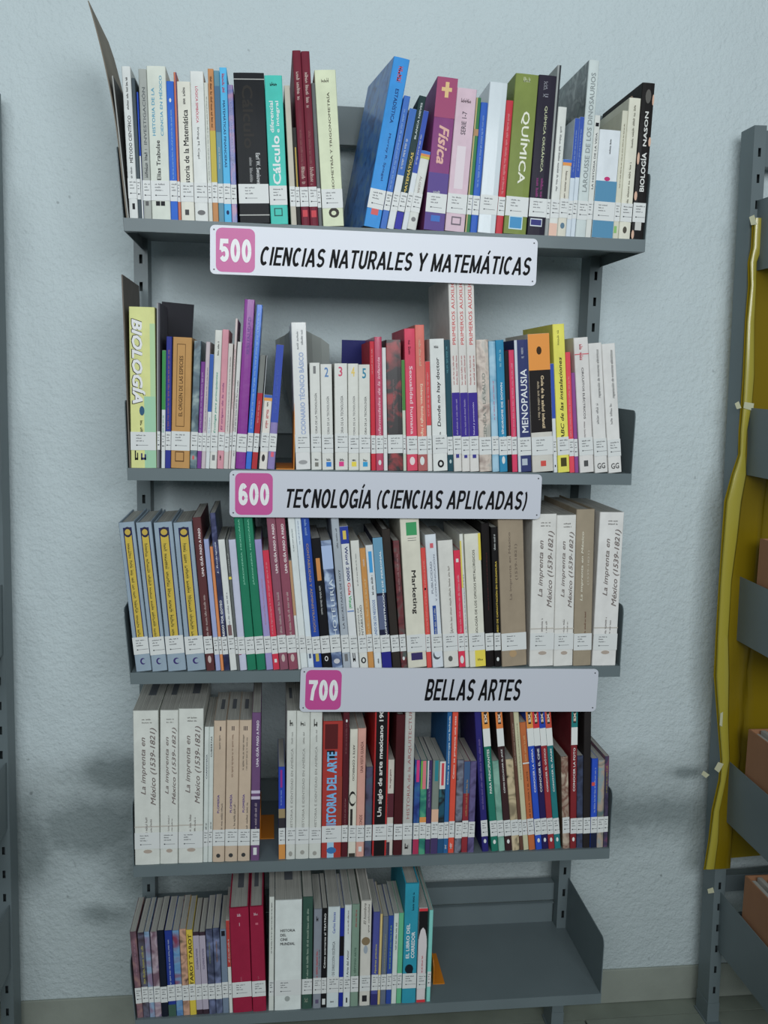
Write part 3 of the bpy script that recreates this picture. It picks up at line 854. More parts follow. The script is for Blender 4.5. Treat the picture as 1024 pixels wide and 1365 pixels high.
 (616.3, 626.6, 600, 368, (208, 204, 198), 'second Primeros auxilios volume, in the middle', [('R', 0, 1, .17, .41, (60, 44, 140)), ('T', 'PRIMEROS AUXILIOS', .3, .7, .655, 1.0, (196, 84, 84), 'u'), ('G', .2, .4, .45, .6, (196, 110, 110), 'u'), ('G', .6, .8, .45, .6, (196, 110, 110), 'u'), ('G', .45, .65, .19, .38, (180, 170, 210), 'u'), ('R', .3, .7, .07, .09, (60, 60, 140))], dict(d=.21)),
 (627, 639, 612, 368, (208, 204, 198), 'third Primeros auxilios volume, Salud y prevención', [('R', 0, 1, .17, .41, (60, 44, 140)), ('T', 'PRIMEROS AUXILIOS', .3, .7, .655, 1.0, (196, 84, 84), 'u'), ('G', .2, .4, .45, .6, (196, 110, 110), 'u'), ('G', .6, .8, .45, .6, (196, 110, 110), 'u'), ('T', 'Salud y prevención', .45, .65, .19, .36, (190, 180, 215), 'u'), ('R', .3, .7, .07, .09, (60, 60, 140))], dict(d=.21)),
 (639.8, 656, 629.5, 453, ((140, 120, 110), (196, 180, 166), (160, 158, 148)), 'washed-out beige picture spine, La salud', [('T', 'CIENCIA Y LA SALUD', .4, .65, .25, .75, (120, 124, 116), 'u')], {}),
 (656.8, 665.8, 648.4, 455, ((80, 150, 180), (150, 190, 210)), 'pale aqua picture-covered paperback', [('G', .35, .6, .4, .7, (200, 120, 150), 'u')], {}),
 (666.4, 677, 657.6, 453.5, (32, 132, 172), 'bright cerulean El síndrome de Down book', [('T', 'EL SÍNDROME DE DOWN', .35, .65, .24, .68, (225, 235, 235), 'u'), ('G', .3, .6, .8, .93, (150, 210, 230), 'u'), ('D', .3, .7, .06, .12, W)], dict(d=.15)),
 (677.4, 683, 669.3, 468, (34, 30, 32), 'thin black book in the right half', [('R', .5, .8, .3, .6, (120, 50, 50))], {}),
 (683.4, 690.4, 675, 466.7, (212, 50, 92), 'fuchsia-red paperback', [('G', .35, .65, .3, .9, (235, 150, 170), 'u')], {}),
 (691, 708.8, 684.5, 453.5, (52, 60, 108), 'navy Menopausia book', [('R', 0, .2, 0, 1, (190, 196, 204)), ('T', 'MENOPAUSIA', .38, .85, .3, .78, (215, 218, 225), 'u', 0, .01), ('G', .5, .7, .86, .94, (180, 185, 200), 'd'), ('R', .3, .7, .05, .1, (170, 180, 190))], dict(d=.16)),
 (710, 738, 701, 445.6, (196, 192, 182), 'wide book banded orange, black and cream', [('R', 0, 1, .74, 1, (224, 140, 40)), ('R', 0, 1, .29, .74, (34, 30, 30)), ('D', .38, .62, .85, .91, (60, 40, 20)), ('T', 'Guía de la salud infantil', .54, .68, .32, .7, (215, 190, 150), 'd'), ('G', .36, .46, .38, .66, (190, 170, 140), 'd'), ('R', .4, .65, .04, .08, (206, 70, 60))], dict(d=.16)),
 (738.7, 743.4, 731.6, 484.9, (204, 208, 210), 'narrow white book with cobalt head', [('R', 0, 1, .5, 1, (50, 80, 170)), ('R', .3, .6, .05, .07, K)], {}),
 (744.2, 759.6, 736.2, 432.4, (218, 210, 66), 'bright yellow ABC installations book', [('T', 'ABC de las instalaciones', .36, .66, .22, .78, K, 'u', .25), ('G', .3, .5, .86, .96, (150, 150, 60), 'u'), ('R', .25, .75, .04, .1, (70, 66, 30))], dict(d=.2)),
 (760, 766.4, 752.5, 469.6, (222, 62, 80), 'thin red book hugging the yellow one', [('G', .3, .6, .3, .8, (240, 150, 150), 'u')], {}),
 (766.8, 771.6, 759.5, 497, (140, 70, 140), 'thin short violet book', [], {}),
 (773.3, 792, 762.8, 450.6, (208, 204, 200), 'white Circuitos eléctricos book', [('T', 'CIRCUITOS ELÉCTRICOS', .44, .62, .4, .78, (60, 56, 60), 'd'), ('G', .35, .6, .82, .95, (200, 60, 80), 'd'), ('R', 0, 1, .875, .882, (205, 90, 100)), ('G', .42, .55, .26, .38, (150, 140, 140), 'd'), ('R', .3, .6, .045, .09, (80, 80, 80))], dict(d=.15)),
 (793.2, 810.4, 782, 458, (208, 206, 202), 'first white motor-winding manual marked GG', [('T', 'reparación de motores eléctricos', .52, .78, .58, .95, (90, 90, 90), 'u', .2), ('G', .3, .5, .38, .54, (140, 140, 140), 'u'), ('T', 'GG', .2, .8, .03, .075, (70, 70, 70), 'h')], dict(d=.15)),
 (811.6, 829, 800, 458.8, (210, 208, 204), 'last white motor-winding manual marked GG', [('T', 'reparación de motores eléctricos', .55, .82, .58, .95, (90, 90, 90), 'u', .2), ('G', .3, .5, .38, .54, (140, 140, 140), 'u'), ('T', 'GG', .2, .8, .03, .075, (70, 70, 70), 'h')], dict(d=.15)),
])
YEL = [('R', .25, .8, .18, .965, (40, 44, 90)), ('R', .31, .74, .185, .955, (196, 168, 40)), ('G', .4, .62, .2, .86, (120, 110, 50), 'd'), ('D', .26, .79, .9, .97, (46, 44, 70)), ('D', .34, .7, .915, .955, (190, 160, 50)), ('D', .34, .7, .045, .09, (60, 50, 110)), ('D', .44, .74, .052, .083, (140, 158, 172))]
IMP = [('R', 0, 1, .246, .254, (180, 174, 164)), ('R', 0, 1, .112, .124, (184, 177, 166)), ('T', 'La imprenta en', .28, .53, .46, .83, (118, 108, 104), 'u', .3, .012), ('T', 'México (1539-1821)', .66, .93, .39, .89, (118, 108, 104), 'u', .3, .012), ('G', .42, .52, .18, .32, (140, 134, 130), 'u'), ('G', .62, .7, .2, .3, (140, 134, 130), 'u'), ('G', .35, .75, .92, .93, (130, 126, 122), 'h'), ('G', .35, .75, .94, .95, (130, 126, 122), 'h'), ('D', .35, .7, .075, .1, (168, 152, 138))]
GUIA = [('T', 'UNA GUÍA PASO A PASO', .45, .8, .62, .93, (214, 200, 200), 'u', 0, .03), ('G', .4, .65, .2, .5, (200, 180, 175), 'u'), ('D', .3, .7, .05, .1, (190, 170, 165))]


def comic(c1, c2, ttl):
    return [('R', 0, 1, .84, 1, c1), ('R', 0, 1, .72, .84, (214, 216, 212)), ('R', .3, .75, .87, .95, (40, 36, 34)), ('T', 'SX', .34, .72, .88, .94, (225, 200, 180), 'u', 0, .04),
            ('T', ttl, .35, .68, .4, .7, (220, 220, 214), 'u'), ('D', .3, .7, .05, .08, (214, 216, 212))]


BG = (140, 158, 172)
S(3, [
 (181.7, 202.4, 157.8, 697, BG, 'blue-grey book with yellow strip, first of four', YEL, dict(d=.17, hc=1)),
 (203.2, 223.4, 181, 697, BG, 'blue-grey book with yellow strip, second of four', YEL, dict(d=.17, hc=1)),
 (224.4, 248.6, 204.6, 697, BG, 'blue-grey book with yellow strip, third of four', YEL, dict(d=.17, hc=1)),
 (250, 274.5, 230.8, 697, BG, 'blue-grey book with yellow strip, fourth of four', YEL, dict(d=.17, hc=1)),
 (275.4, 286.6, 256.2, 690, (92, 50, 52), 'brown-maroon step-by-step guide at the left', GUIA, dict(d=.19)),
 (288, 294.3, 271.5, 719, (150, 160, 200), 'lilac-blue thin book in the left group', [], {}),
 (294.8, 298.6, 279.6, 729, (214, 130, 70), 'thin orange book', [], {}),
 (299.2, 306.4, 275.5, 684, ((28, 30, 66), (40, 46, 88), (90, 96, 140)), 'dark navy Riego por goteo book', [('T', 'RIEGO POR GOTEO', .3, .7, .22, .45, (225, 225, 220), 'u', 0, .02), ('T', 'J. Rodríguez', .35, .65, .62, .82, (200, 205, 215), 'u')], dict(d=.17)),
 (307.4, 316, 290.5, 719.6, (206, 208, 204), 'white Energía book with grey script', [('G', .35, .65, .35, .6, (130, 130, 140), 'u'), ('R', .2, .8, .25, .35, (120, 90, 90))], {}),
 (316.4, 319.8, 300.5, 719.6, (96, 100, 98), 'slim charcoal book with a yellow band', [('R', 0, 1, .7, .72, (220, 200, 60)), ('G', .3, .6, .75, .9, W, 'u')], {}),
 (320.2, 329.6, 304.5, 719.6, (186, 188, 208), 'lavender-white book left of the green pair', [('R', 0, .4, .12, .2, (150, 60, 100))], {}),
 (330.2, 342, 302, 664, (16, 118, 86), 'green Jardinería mexicana book, left copy', [('T', 'JARDINERÍA MEXICANA', .4, .62, .5, .88, (120, 190, 160), 'u')], dict(d=.17)),
 (342.8, 354.6, 315.5, 664, (16, 118, 86), 'green Jardinería mexicana book, right copy', [('T', 'JARDINERÍA MEXICANA', .4, .62, .5, .88, (120, 190, 160), 'u')], dict(d=.17)),
 (355.4, 364.2, 337.3, 719.6, (150, 140, 190), 'periwinkle thin book right of the green pair', [('G', .4, .6, .35, .7, (190, 130, 150), 'u')], {}),
 (364.6, 372.8, 348, 734, (206, 40, 70), 'crimson thin book between periwinkle and mauve', [('G', .35, .6, .3, .9, (230, 150, 160), 'd'), ('R', .3, .7, .06, .09, W)], {}),
 (373.4, 384.8, 354.5, 684, (136, 78, 96), 'mauve step-by-step guide, left of the two', GUIA, dict(d=.19)),
 (385.4, 397.6, 364.8, 684, (140, 72, 90), 'mauve step-by-step guide, right of the two', GUIA, dict(d=.19)),
 (398, 401.4, 383, 747.6, (206, 208, 202), 'slim short book, brown above white', [('R', 0, 1, .5, 1, (180, 140, 100))], {}),
 (401.8, 410.6, 380.5, 684, (206, 212, 210), 'tall white book with tiny print', [('G', .4, .6, .75, .9, (120, 130, 130), 'd')], {}),
 (411.2, 418.8, 390, 684, (202, 212, 218), 'tall bluish-white book', [('G', .4, .6, .8, .95, (120, 140, 170), 'd'), ('R', .3, .7, .07, .1, (90, 100, 120))], {}),
 (419.2, 429.8, 398, 682, (36, 72, 160), 'tall royal blue book with brown capitals', [('T', 'CONTABILIDAD Y ADMINISTRACIÓN', .35, .7, .24, .8, (160, 130, 90), 'd'), ('G', .35, .65, .85, .95, (150, 180, 220), 'd'), ('R', .3, .7, .05, .1, (190, 170, 60))], dict(d=.17)),
 (430.6, 442.5, 413.3, 718, (24, 24, 28), 'black book with orange title blocks', [('R', .3, .75, .68, .85, (200, 130, 60)), ('G', .4, .6, .42, .64, (200, 200, 200), 'd'), ('T', 'O', .3, .7, .06, .1, (220, 220, 220), 'h')], {}),
 (443.3, 457, 426.5, 721, ((60, 76, 110), (90, 110, 150), (170, 190, 215)), 'blue sky-covered Hotelería book', [('R', 0, 1, .78, .96, (160, 180, 215)), ('T', 'HOTELERÍA', .35, .8, .26, .7, (205, 215, 228), 'u', 0, .005), ('D', .2, .8, .04, .08, (190, 190, 195))], {}),
 (457.8, 468, 440.9, 690, (160, 168, 176), 'tall silver-grey Secretaria book', [('T', 'LA SECRETARIA DE HOY', .4, .65, .27, .66, (70, 74, 84), 'u'), ('G', .4, .65, .8, .93, (100, 104, 110), 'u'), ('R', .3, .7, .05, .1, (110, 110, 110))], {}),
 (468.4, 479.2, 452.7, 702, (206, 208, 208), 'white computing manual with blue head', [('R', 0, 1, .88, 1, (40, 60, 150)), ('R', .3, .7, .91, .97, (205, 180, 60)), ('T', 'Word 2000', .38, .75, .62, .86, (50, 60, 110), 'd', 0, .02), ('T', 'Guía', .38, .75, .52, .61, (200, 60, 60), 'd', 0, .02), ('T', 'Visual', .38, .75, .43, .515, (50, 160, 90), 'd', 0, .02), ('R', .1, .9, .405, .412, (60, 110, 180)), ('G', .3, .7, .05, .12, K, 'h')], {}),
 (480, 491.2, 467, 721, (206, 206, 198), 'white Contabilidad book with ring mark', [('T', 'CONTABILIDAD', .5, .75, .2, .5, (90, 90, 92), 'u'), ('T', 'PRINCIPIOS DE', .2, .38, .25, .48, (110, 110, 112), 'u'), ('G', .4, .55, .65, .9, (130, 130, 130), 'u'), ('D', .2, .8, .04, .09, K), ('D', .35, .65, .05, .08, (206, 206, 198))], {}),
 (491.7, 499, 479.3, 731, (196, 136, 62), 'ochre paperback with cream print', [('G', .35, .65, .25, .75, (225, 200, 150), 'u'), ('G', .35, .65, .85, .92, W, 'u')], {}),
 (499.7, 509.6, 486, 727, (204, 210, 212), 'white book with blue headings', [('R', .3, .75, .78, .95, (50, 150, 210)), ('G', .35, .65, .6, .76, K, 'u'), ('T', 'EL MUNDO DE LOS NEGOCIOS', .35, .7, .22, .56, (40, 90, 150), 'u'), ('G', .35, .65, .04, .08, K, 'u')], {}),
 (510, 522.4, 494, 717, (34, 38, 62), 'dark book with steel-blue upper half, Personal', [('R', 0, 1, .58, 1, (96, 148, 176)), ('R', 0, .7, .3, .56, (90, 100, 130)), ('T', 'ADMINISTRACIÓN DE PERSONAL', .55, .78, .24, .9, (215, 220, 222), 'u'), ('R', 0, 1, 0, .13, (40, 40, 130))], dict(d=.17)),
 (523.8, 534.6, 507, 706, (50, 44, 40), 'tall plain black-brown hardback', [], dict(d=.2, hc=1)),
 (535.2, 543.2, 523.8, 721, ((60, 30, 36), (110, 40, 44), (60, 96, 90)), 'dim maroon and green picture-spined book', [('G', .35, .65, .6, .9, (170, 130, 130), 'u'), ('D', .3, .7, .06, .09, W)], {}),
 (544.2, 569.2, 532.7, 690, (206, 202, 184), 'wide cream Marketing book', [('R', .3, .85, .88, .965, (50, 150, 90)), ('T', 'Marketing', .38, .68, .36, .65, (50, 48, 46), 'd', 0, .02), ('R', .35, .8, .86, .863, (90, 90, 86)), ('R', .35, .8, .845, .848, (90, 90, 86)), ('R', .2, .8, .05, .1, (60, 50, 100))], dict(d=.17)),
 (569.7, 575.8, 560.6, 730.6, (214, 66, 60), 'vermilion paperback right of the Marketing book', [('G', .35, .65, .3, .9, (235, 150, 140), 'u'), ('D', .3, .7, .65, .67, K)], {}),
 (577, 591.4, 563.9, 713, (202, 208, 214), 'white Publicidad y comunicación book', [('T', 'PUBLICIDAD', .3, .48, .56, .8, (110, 116, 130), 'u'), ('T', 'Y COMUNICACIÓN', .6, .78, .5, .85, (110, 116, 130), 'u'), ('R', .3, .62, .22, .47, (30, 70, 150)), ('G', .38, .54, .24, .45, W, 'u'), ('R', .4, .7, .9, .935, (205, 90, 100)), ('D', .1, .8, .06, .13, (80, 84, 90)), ('D', .2, .9, .075, .15, (202, 208, 214))], dict(d=.16)),
 (592.3, 611.8, 583.4, 721, (206, 204, 196), 'white-cream book with a round seal low down', [('G', .55, .7, .3, .8, (140, 130, 120), 'u'), ('T', 'LOGÍA', .5, .75, .2, .3, (120, 116, 110), 'u'), ('D', .3, .6, .045, .09, (90, 90, 86))], dict(d=.17)),
 (612.4, 620.7, 604.7, 734, (218, 36, 72), 'vivid red-pink paperback in the right half', [('G', .35, .65, .3, .8, (240, 160, 170), 'u'), ('R', .3, .7, .9, .93, W), ('D', .2, .8, .03, .1, W)], {}),
 (621, 625.7, 612, 712, (206, 206, 196), 'slim white book with blue letters', [('G', .4, .7, .2, .7, (60, 90, 150), 'u'), ('R', 0, .4, .6, .95, (215, 195, 60))], {}),
 (626.6, 647.6, 618.6, 712, (208, 206, 190), 'cream metal-trades book with yellow corner', [('T', 'TECNOLOGÍA DE LOS OFICIOS METALÚRGICOS', .42, .6, .18, .88, (60, 60, 50), 'u'), ('R', .85, 1, .8, 1, (214, 194, 40)), ('R', .35, 1, 0, .13, (220, 200, 40)), ('G', .5, .85, .045, .065, (110, 100, 30), 'h')], dict(d=.17)),
 (648.4, 659, 641, 698, (28, 24, 24), 'black hardback with faint red letters', [('G', .45, .6, .4, .8, (90, 40, 40), 'u')], dict(d=.19, hc=1)),
 (659.7, 668.2, 654.5, 703, (28, 26, 26), 'black soldering book with yellow capitals', [('T', 'CURSO DE CAPACITACIÓN EN SOLDADURA', .4, .72, .22, .76, (210, 180, 40), 'u'), ('G', .3, .6, .84, .95, W, 'u'), ('D', .3, .7, .04, .07, W)], {}),
 (669.4, 702.3, 663.5, 690, (150, 134, 112), 'very wide plain brown bound volume', [('T', 'La imprenta en México', .38, .5, .45, .9, (112, 98, 84), 'u'), ('T', '(1539-1821)', .62, .74, .58, .82, (112, 98, 84), 'u'), ('D', .3, .6, .06, .11, (170, 140, 100))], dict(d=.2, stain=1)),
 (705.8, 737.4, 710, 685.4, (208, 206, 200), 'wide white La imprenta volume, left of three', IMP, dict(d=.21)),
 (738, 763.2, 740.6, 686.8, (208, 206, 200), 'wide white La imprenta volume, middle of three', IMP, dict(d=.21)),
 (763.9, 787.6, 767.6, 679, (150, 136, 114), 'tan-brown La imprenta volume with white lettering', [('T', 'La imprenta en México', .3, .46, .42, .86, (205, 200, 180), 'u', .2), ('T', '(1539-1821)', .66, .78, .52, .74, (180, 170, 150), 'u'), ('G', .55, .65, .2, .35, (120, 80, 60), 'u')], dict(d=.21, hc=1)),
 (789, 820.5, 799.3, 682.6, (210, 208, 204), 'rightmost white La imprenta volume', IMP, dict(d=.21)),
])
S(4, [
 (179.4, 213.2, 177, 947.5, (202, 204, 196), 'thick white La imprenta volume at the left end', IMP, dict(d=.22, stamp=1)),
 (213.5, 237.2, 213.5, 946.7, (202, 204, 196), 'narrower white La imprenta volume', IMP, dict(d=.22, stamp=1)),
 (238, 270.4, 238.3, 944.8, (202, 204, 196), 'thick white La imprenta volume beside the thin pair', IMP, dict(d=.22, stamp=1)),
 (270.9, 276.8, 272.9, 969, (198, 204, 198), 'thin white Carpintería book', [('T', 'CARPINTERÍA', .35, .7, .62, .8, (50, 60, 80), 'u'), ('G', .35, .7, .2, .3, K, 'u')], {}),
 (277.2, 282.9, 278, 969, (198, 204, 198), 'thin white Cubiertas book', [('T', 'CUBIERTAS', .35, .7, .78, .93, K, 'u'), ('G', .35, .7, .2, .3, K, 'u')], {}),
 (283.4, 299.2, 284, 960.7, (192, 170, 146), 'beige Plomería book marked I', [('T', 'PLOMERÍA', .3, .52, .35, .48, (70, 50, 130), 'u', 0, .02), ('G', .62, .8, .2, .42, (120, 110, 100), 'u'), ('T', 'I', .5, .6, .93, .96, (60, 50, 60), 'h'), ('G', .45, .6, .8, .9, (120, 110, 100), 'd'), ('D', .3, .65, .03, .06, (60, 60, 60))], dict(d=.16, stamp=1)),
 (299.8, 316.2, 302.4, 960, (192, 170, 146), 'beige Plomería book marked II', [('T', 'PLOMERÍA', .3, .52, .35, .48, (70, 50, 130), 'u', 0, .02), ('G', .62, .8, .2, .42, (120, 110, 100), 'u'), ('T', 'II', .42, .62, .93, .96, (60, 50, 60), 'h'), ('G', .45, .6, .6, .9, (150, 120, 100), 'd'), ('D', .3, .65, .03, .06, (60, 60, 60))], dict(d=.16, stamp=1)),
 (316.8, 332.8, 318.7, 960, (192, 170, 146), 'beige Plomería book marked III', [('T', 'PLOMERÍA', .3, .52, .35, .48, (70, 50, 130), 'u', 0, .02), ('G', .62, .8, .2, .42, (120, 110, 100), 'u'), ('T', 'III', .36, .66, .93, .96, (60, 50, 60), 'h'), ('G', .3, .45, .65, .9, (120, 110, 100), 'd'), ('G', .6, .72, .65, .88, (120, 110, 100), 'd'), ('D', .3, .65, .03, .06, (60, 60, 60))], dict(d=.16, stamp=1)),
 (334, 345.6, 335.8, 950, (108, 74, 116), 'plum step-by-step guide beside the gap', [('R', 0, 1, .15, .42, (56, 44, 76)), ('T', 'UNA GUÍA PASO A PASO', .45, .8, .64, .95, (205, 195, 205), 'u', 0, .03), ('R', 0, 1, .42, .44, (190, 180, 200)), ('R', 0, 1, .46, .48, (190, 180, 200)), ('G', .4, .65, .2, .4, (190, 170, 180), 'u'), ('R', .3, .7, .04, .09, W)], dict(d=.2)),
 (371.7, 380.2, 371.2, 1022.6, (40, 66, 170), 'short blue and orange picture-spined book', [('R', 0, 1, 0, .17, (206, 136, 50)), ('R', 0, 1, .45, .55, (150, 130, 90)), ('R', 0, 1, .3, .45, (50, 48, 52)), ('R', 0, 1, .27, .33, (150, 160, 190)), ('R', .3, .6, .78, .97, (150, 40, 130)), ('G', .35, .55, .58, .75, (150, 180, 230), 'd')], dict(d=.14)),
 (381, 393.4, 377.5, 947.5, (198, 200, 192), 'white Historia e identidad book, Tomo I', [('T', 'HISTORIA E IDENTIDAD EN AMÉRICA', .4, .7, .2, .75, (140, 140, 134), 'u'), ('G', .45, .65, .78, .86, (150, 150, 144), 'u'), ('G', .3, .7, .9, .94, (80, 80, 76), 'h'), ('D', .3, .7, .02, .055, (150, 148, 140))], dict(d=.18, stamp=1)),
 (393.9, 411.4, 391.3, 947.5, (198, 200, 192), 'white Historia e identidad book, Tomo II', [('T', 'HISTORIA E IDENTIDAD EN AMÉRICA', .42, .64, .2, .75, (140, 140, 134), 'u'), ('G', .45, .6, .78, .86, (150, 150, 144), 'u'), ('G', .3, .65, .9, .94, (80, 80, 76), 'h'), ('D', .35, .68, .03, .06, (150, 148, 140))], dict(d=.18, stamp=1)),
 (411.8, 427.6, 409.5, 944, (198, 200, 192), 'white Historia e identidad book, Tomo III', [('T', 'HISTORIA E IDENTIDAD EN AMÉRICA', .38, .62, .2, .75, (140, 140, 134), 'u'), ('G', .42, .58, .78, .86, (150, 150, 144), 'u'), ('G', .3, .65, .88, .93, (80, 80, 76), 'h'), ('D', .3, .65, .02, .05, (150, 148, 140))], dict(d=.18, stamp=1)),
 (428.4, 454.4, 426.8, 961.6, (168, 48, 40), 'red Historia del arte book', [('R', .1, .75, .8, .98, (90, 30, 32)), ('R', .2, .6, .73, .79, (28, 26, 34)), ('R', .28, .62, .0, .14, (150, 190, 215)), ('T', 'HISTORIA DEL ARTE', .22, .72, .2, .78, (110, 175, 220), 'u', 0, .03), ('R', .75, 1, .2, .6, (150, 60, 44)), ('D', .25, .75, .03, .08, (50, 110, 170))], dict(d=.17)),
 (455, 463, 452.6, 945, (84, 28, 38), 'narrow wine-red book', [('G', .4, .6, .2, .4, (160, 110, 110), 'u'), ('G', .4, .6, .7, .9, (150, 100, 100), 'u'), ('D', .4, .7, .91, .93, W)], {}),
 (463.8, 474, 463, 972, (206, 202, 186), 'cream Arte y comercio book with ink drawing', [('T', 'ARTE Y COMERCIO', .4, .65, .6, .88, (60, 56, 50), 'd'), ('D', 0, .9, .4, .52, (40, 38, 36)), ('D', .1, .9, .42, .5, (206, 202, 186)), ('R', .2, .5, .25, .38, (50, 46, 44)), ('R', .1, .9, .0, .03, (60, 56, 50))], {}),
 (474.4, 485, 473, 971, (206, 150, 134), 'salmon Una visita guiada book', [('T', 'UNA VISITA GUIADA', .35, .7, .66, .9, (110, 70, 64), 'u'), ('T', 'CONDE', .35, .7, .24, .33, (110, 70, 64), 'u'), ('R', .3, .7, .04, .08, W)], {}),
 (485.9, 494.8, 485, 1022.6, ((36, 34, 46), (80, 76, 104), (70, 90, 110)), 'short dusky picture-spined book', [], {}),
 (496, 514.6, 491.5, 936, (190, 34, 36), 'black Un siglo de arte mexicano book, red edges', [('R', .1, .88, 0, 1, (28, 24, 26)), ('T', 'Un siglo de arte mexicano 1900', .3, .68, .26, 1.0 - .02, (214, 212, 206), 'u', 0, .02)], dict(d=.19)),
 (515, 523, 513.5, 1013, (196, 188, 176), 'short cream book with wine-red stripe', [('R', 0, 1, .4, .65, (90, 40, 50)), ('G', .3, .6, .7, .9, (120, 90, 90), 'd'), ('R', 0, .5, 0, .14, (60, 50, 60))], {}),
 (524, 535.4, 521, 953, (72, 26, 30), 'plain oxblood hardback', [], dict(d=.19, hc=1)),
 (535.9, 548.6, 533, 936, (176, 176, 170), 'grey-white Historia de la arquitectura book', [('T', 'HISTORIA de la ARQUITECTURA', .35, .72, .24, .99, (150, 84, 84), 'u', 0, 0), ('R', 0, 1, .11, .13, (60, 54, 52)), ('G', .25, .7, .04, .09, (60, 56, 56), 'h')], dict(d=.17)),
 (550, 557.6, 549, 1013.5, ((30, 50, 120), (40, 80, 150), (40, 110, 150)), 'small art booklet with magenta tab', [('R', .3, .8, .77, 1, (206, 40, 120)), ('R', 0, 1, 0, .2, (170, 40, 80))], dict(d=.12)),
 (557.9, 566.4, 557, 1014, ((20, 110, 100), (30, 130, 110), (70, 160, 120)), 'small green art booklet with pink tab', [('R', .3, .8, .7, 1, (216, 110, 120)), ('R', 0, 1, .3, .4, (216, 140, 60)), ('R', 0, .25, .7, 1, (110, 170, 60))], dict(d=.12)),
 (566.8, 573.2, 564.8, 1014, (66, 50, 96), 'small dark purple art booklet', [('G', .35, .6, .5, .9, (170, 140, 190), 'u'), ('R', 0, .3, .7, 1, (200, 200, 200))], dict(d=.12)),
 (573.6, 582.6, 573, 1013.5, (120, 130, 120), 'small art booklet, teal tab over peach', [('R', .3, .8, .78, 1, (30, 130, 140)), ('R', 0, 1, .2, .48, (216, 170, 140)), ('R', 0, 1, 0, .18, (70, 56, 100))], dict(d=.12)),
 (583, 590.6, 581.6, 1015, ((20, 80, 100), (28, 28, 34), (40, 100, 110)), 'small teal art booklet with red and white head', [('R', 0, 1, .7, 1, (206, 206, 200)), ('R', .3, .75, .74, .98, (206, 60, 70)), ('R', 0, 1, 0, .2, (30, 80, 120))], dict(d=.12)),
 (591, 597, 588.2, 945, (34, 96, 150), 'tall blue drawing manual', [('T', 'Cómo se construye una fachada', .35, .75, .48, .95, (205, 225, 235), 'u'), ('G', .3, .7, .03, .07, W, 'h')], dict(d=.17)),
 (597.4, 604.8, 595.2, 945, (216, 70, 44), 'tall orange-red drawing manual', [('T', 'Cómo se proyecta una casa', .35, .75, .52, .95, (240, 200, 190), 'u'), ('G', .3, .7, .03, .07, W, 'h')], dict(d=.17)),
 (605.6, 614.6, 603.8, 1013, ((70, 66, 84), (120, 124, 140), (50, 44, 50)), 'small grey-blue painted-cover booklet', [], dict(d=.12)),
 (615, 622.8, 612.8, 1015, ((150, 30, 40), (140, 30, 44)), 'small booklet, slate above crimson', [('R', 0, 1, .65, 1, (60, 90, 130)), ('G', .4, .7, .4, .8, (190, 150, 90), 'u')], dict(d=.12)),
 (623.2, 631.6, 621.4, 1015, ((84, 70, 116), (100, 90, 140), (70, 60, 100)), 'small plum-violet booklet before the leaning row', [], dict(d=.12)),
 (643, 651.6, 618.5, 945, (44, 40, 112), 'indigo comic-series book leaning left', [('G', .3, .6, .3, .8, (130, 110, 170), 'u'), ('D', .3, .7, .06, .09, W)], dict(d=.16)),
 (655.4, 664.6, 623.8, 940, (20, 116, 96), 'green comic-series book with orange head', comic((226, 140, 40), 0, 'PARA PRINCIPIANTES'), dict(d=.16)),
 (665, 673.4, 645.5, 1015, ((90, 140, 124), (130, 180, 160)), 'short pale green leaning book', [], dict(d=.12)),
 (674, 682.8, 640.5, 940, (60, 38, 40), 'brown comic-series book with deep orange head', comic((220, 120, 40), 0, 'CÓMO ESCUCHAR EL JAZZ'), dict(d=.16)),
 (683.2, 693.2, 661, 1013, ((40, 36, 34), (190, 170, 130), (206, 186, 150)), 'short black and sand patterned book', [], dict(d=.12)),
 (693.6, 698, 657.5, 945, (96, 64, 52), 'thin leaning chocolate-brown book', [('G', .4, .7, .6, .9, (190, 170, 150), 'u')], dict(d=.17)),
 (698.4, 705, 666.5, 945, (190, 186, 150), 'thin leaning straw-coloured book', [('G', .4, .6, .5, .9, (120, 110, 80), 'u')], dict(d=.17)),
 (705.4, 713.8, 677.5, 963.7, (186, 98, 44), 'burnt-orange leaning art book', [('G', .35, .65, .7, .9, (230, 170, 110), 'u'), ('R', 0, 1, .68, .69, W), ('T', 'QUÉ ES LA VIDA Y EL ARTE', .4, .7, .22, .62, (90, 50, 30), 'u')], dict(d=.16)),
 (714.6, 723, 682.4, 940, (36, 78, 190), 'bright blue comic-series book', comic((224, 140, 40), 0, 'CONOCER LA ÓPERA'), dict(d=.16)),
 (723.4, 731.4, 693, 940, (40, 32, 84), 'dark indigo comic-series book with red head', comic((206, 36, 50), 0, 'CONOCER EL CINE'), dict(d=.16)),
 (731.8, 739.6, 703, 940, (150, 40, 48), 'red comic-series book with blue head', comic((36, 66, 170), 0, 'CONOCER EL GÓTICO'), dict(d=.16)),
 (740, 747.8, 713, 940, (22, 116, 120), 'teal comic-series book with rust head', comic((196, 70, 50), 0, 'CONOCER EL ÁRABE'), dict(d=.16)),
 (750.4, 759.6, 748, 1009, ((190, 172, 150), (120, 80, 66), (200, 184, 160)), 'short sand-and-brown sculpture book', [], dict(d=.14, side=(110, 84, 66))),
 (760, 768.2, 761.8, 938, (128, 34, 40), 'tall maroon comic-series book with teal head', comic((20, 122, 122), 0, 'CONOCER LA FOTO'), dict(d=.19)),
 (768.8, 776.7, 769.7, 1007.6, ((40, 46, 66), (60, 70, 100), (40, 40, 50)), 'short dark slate-blue picture booklet', [], dict(d=.12)),
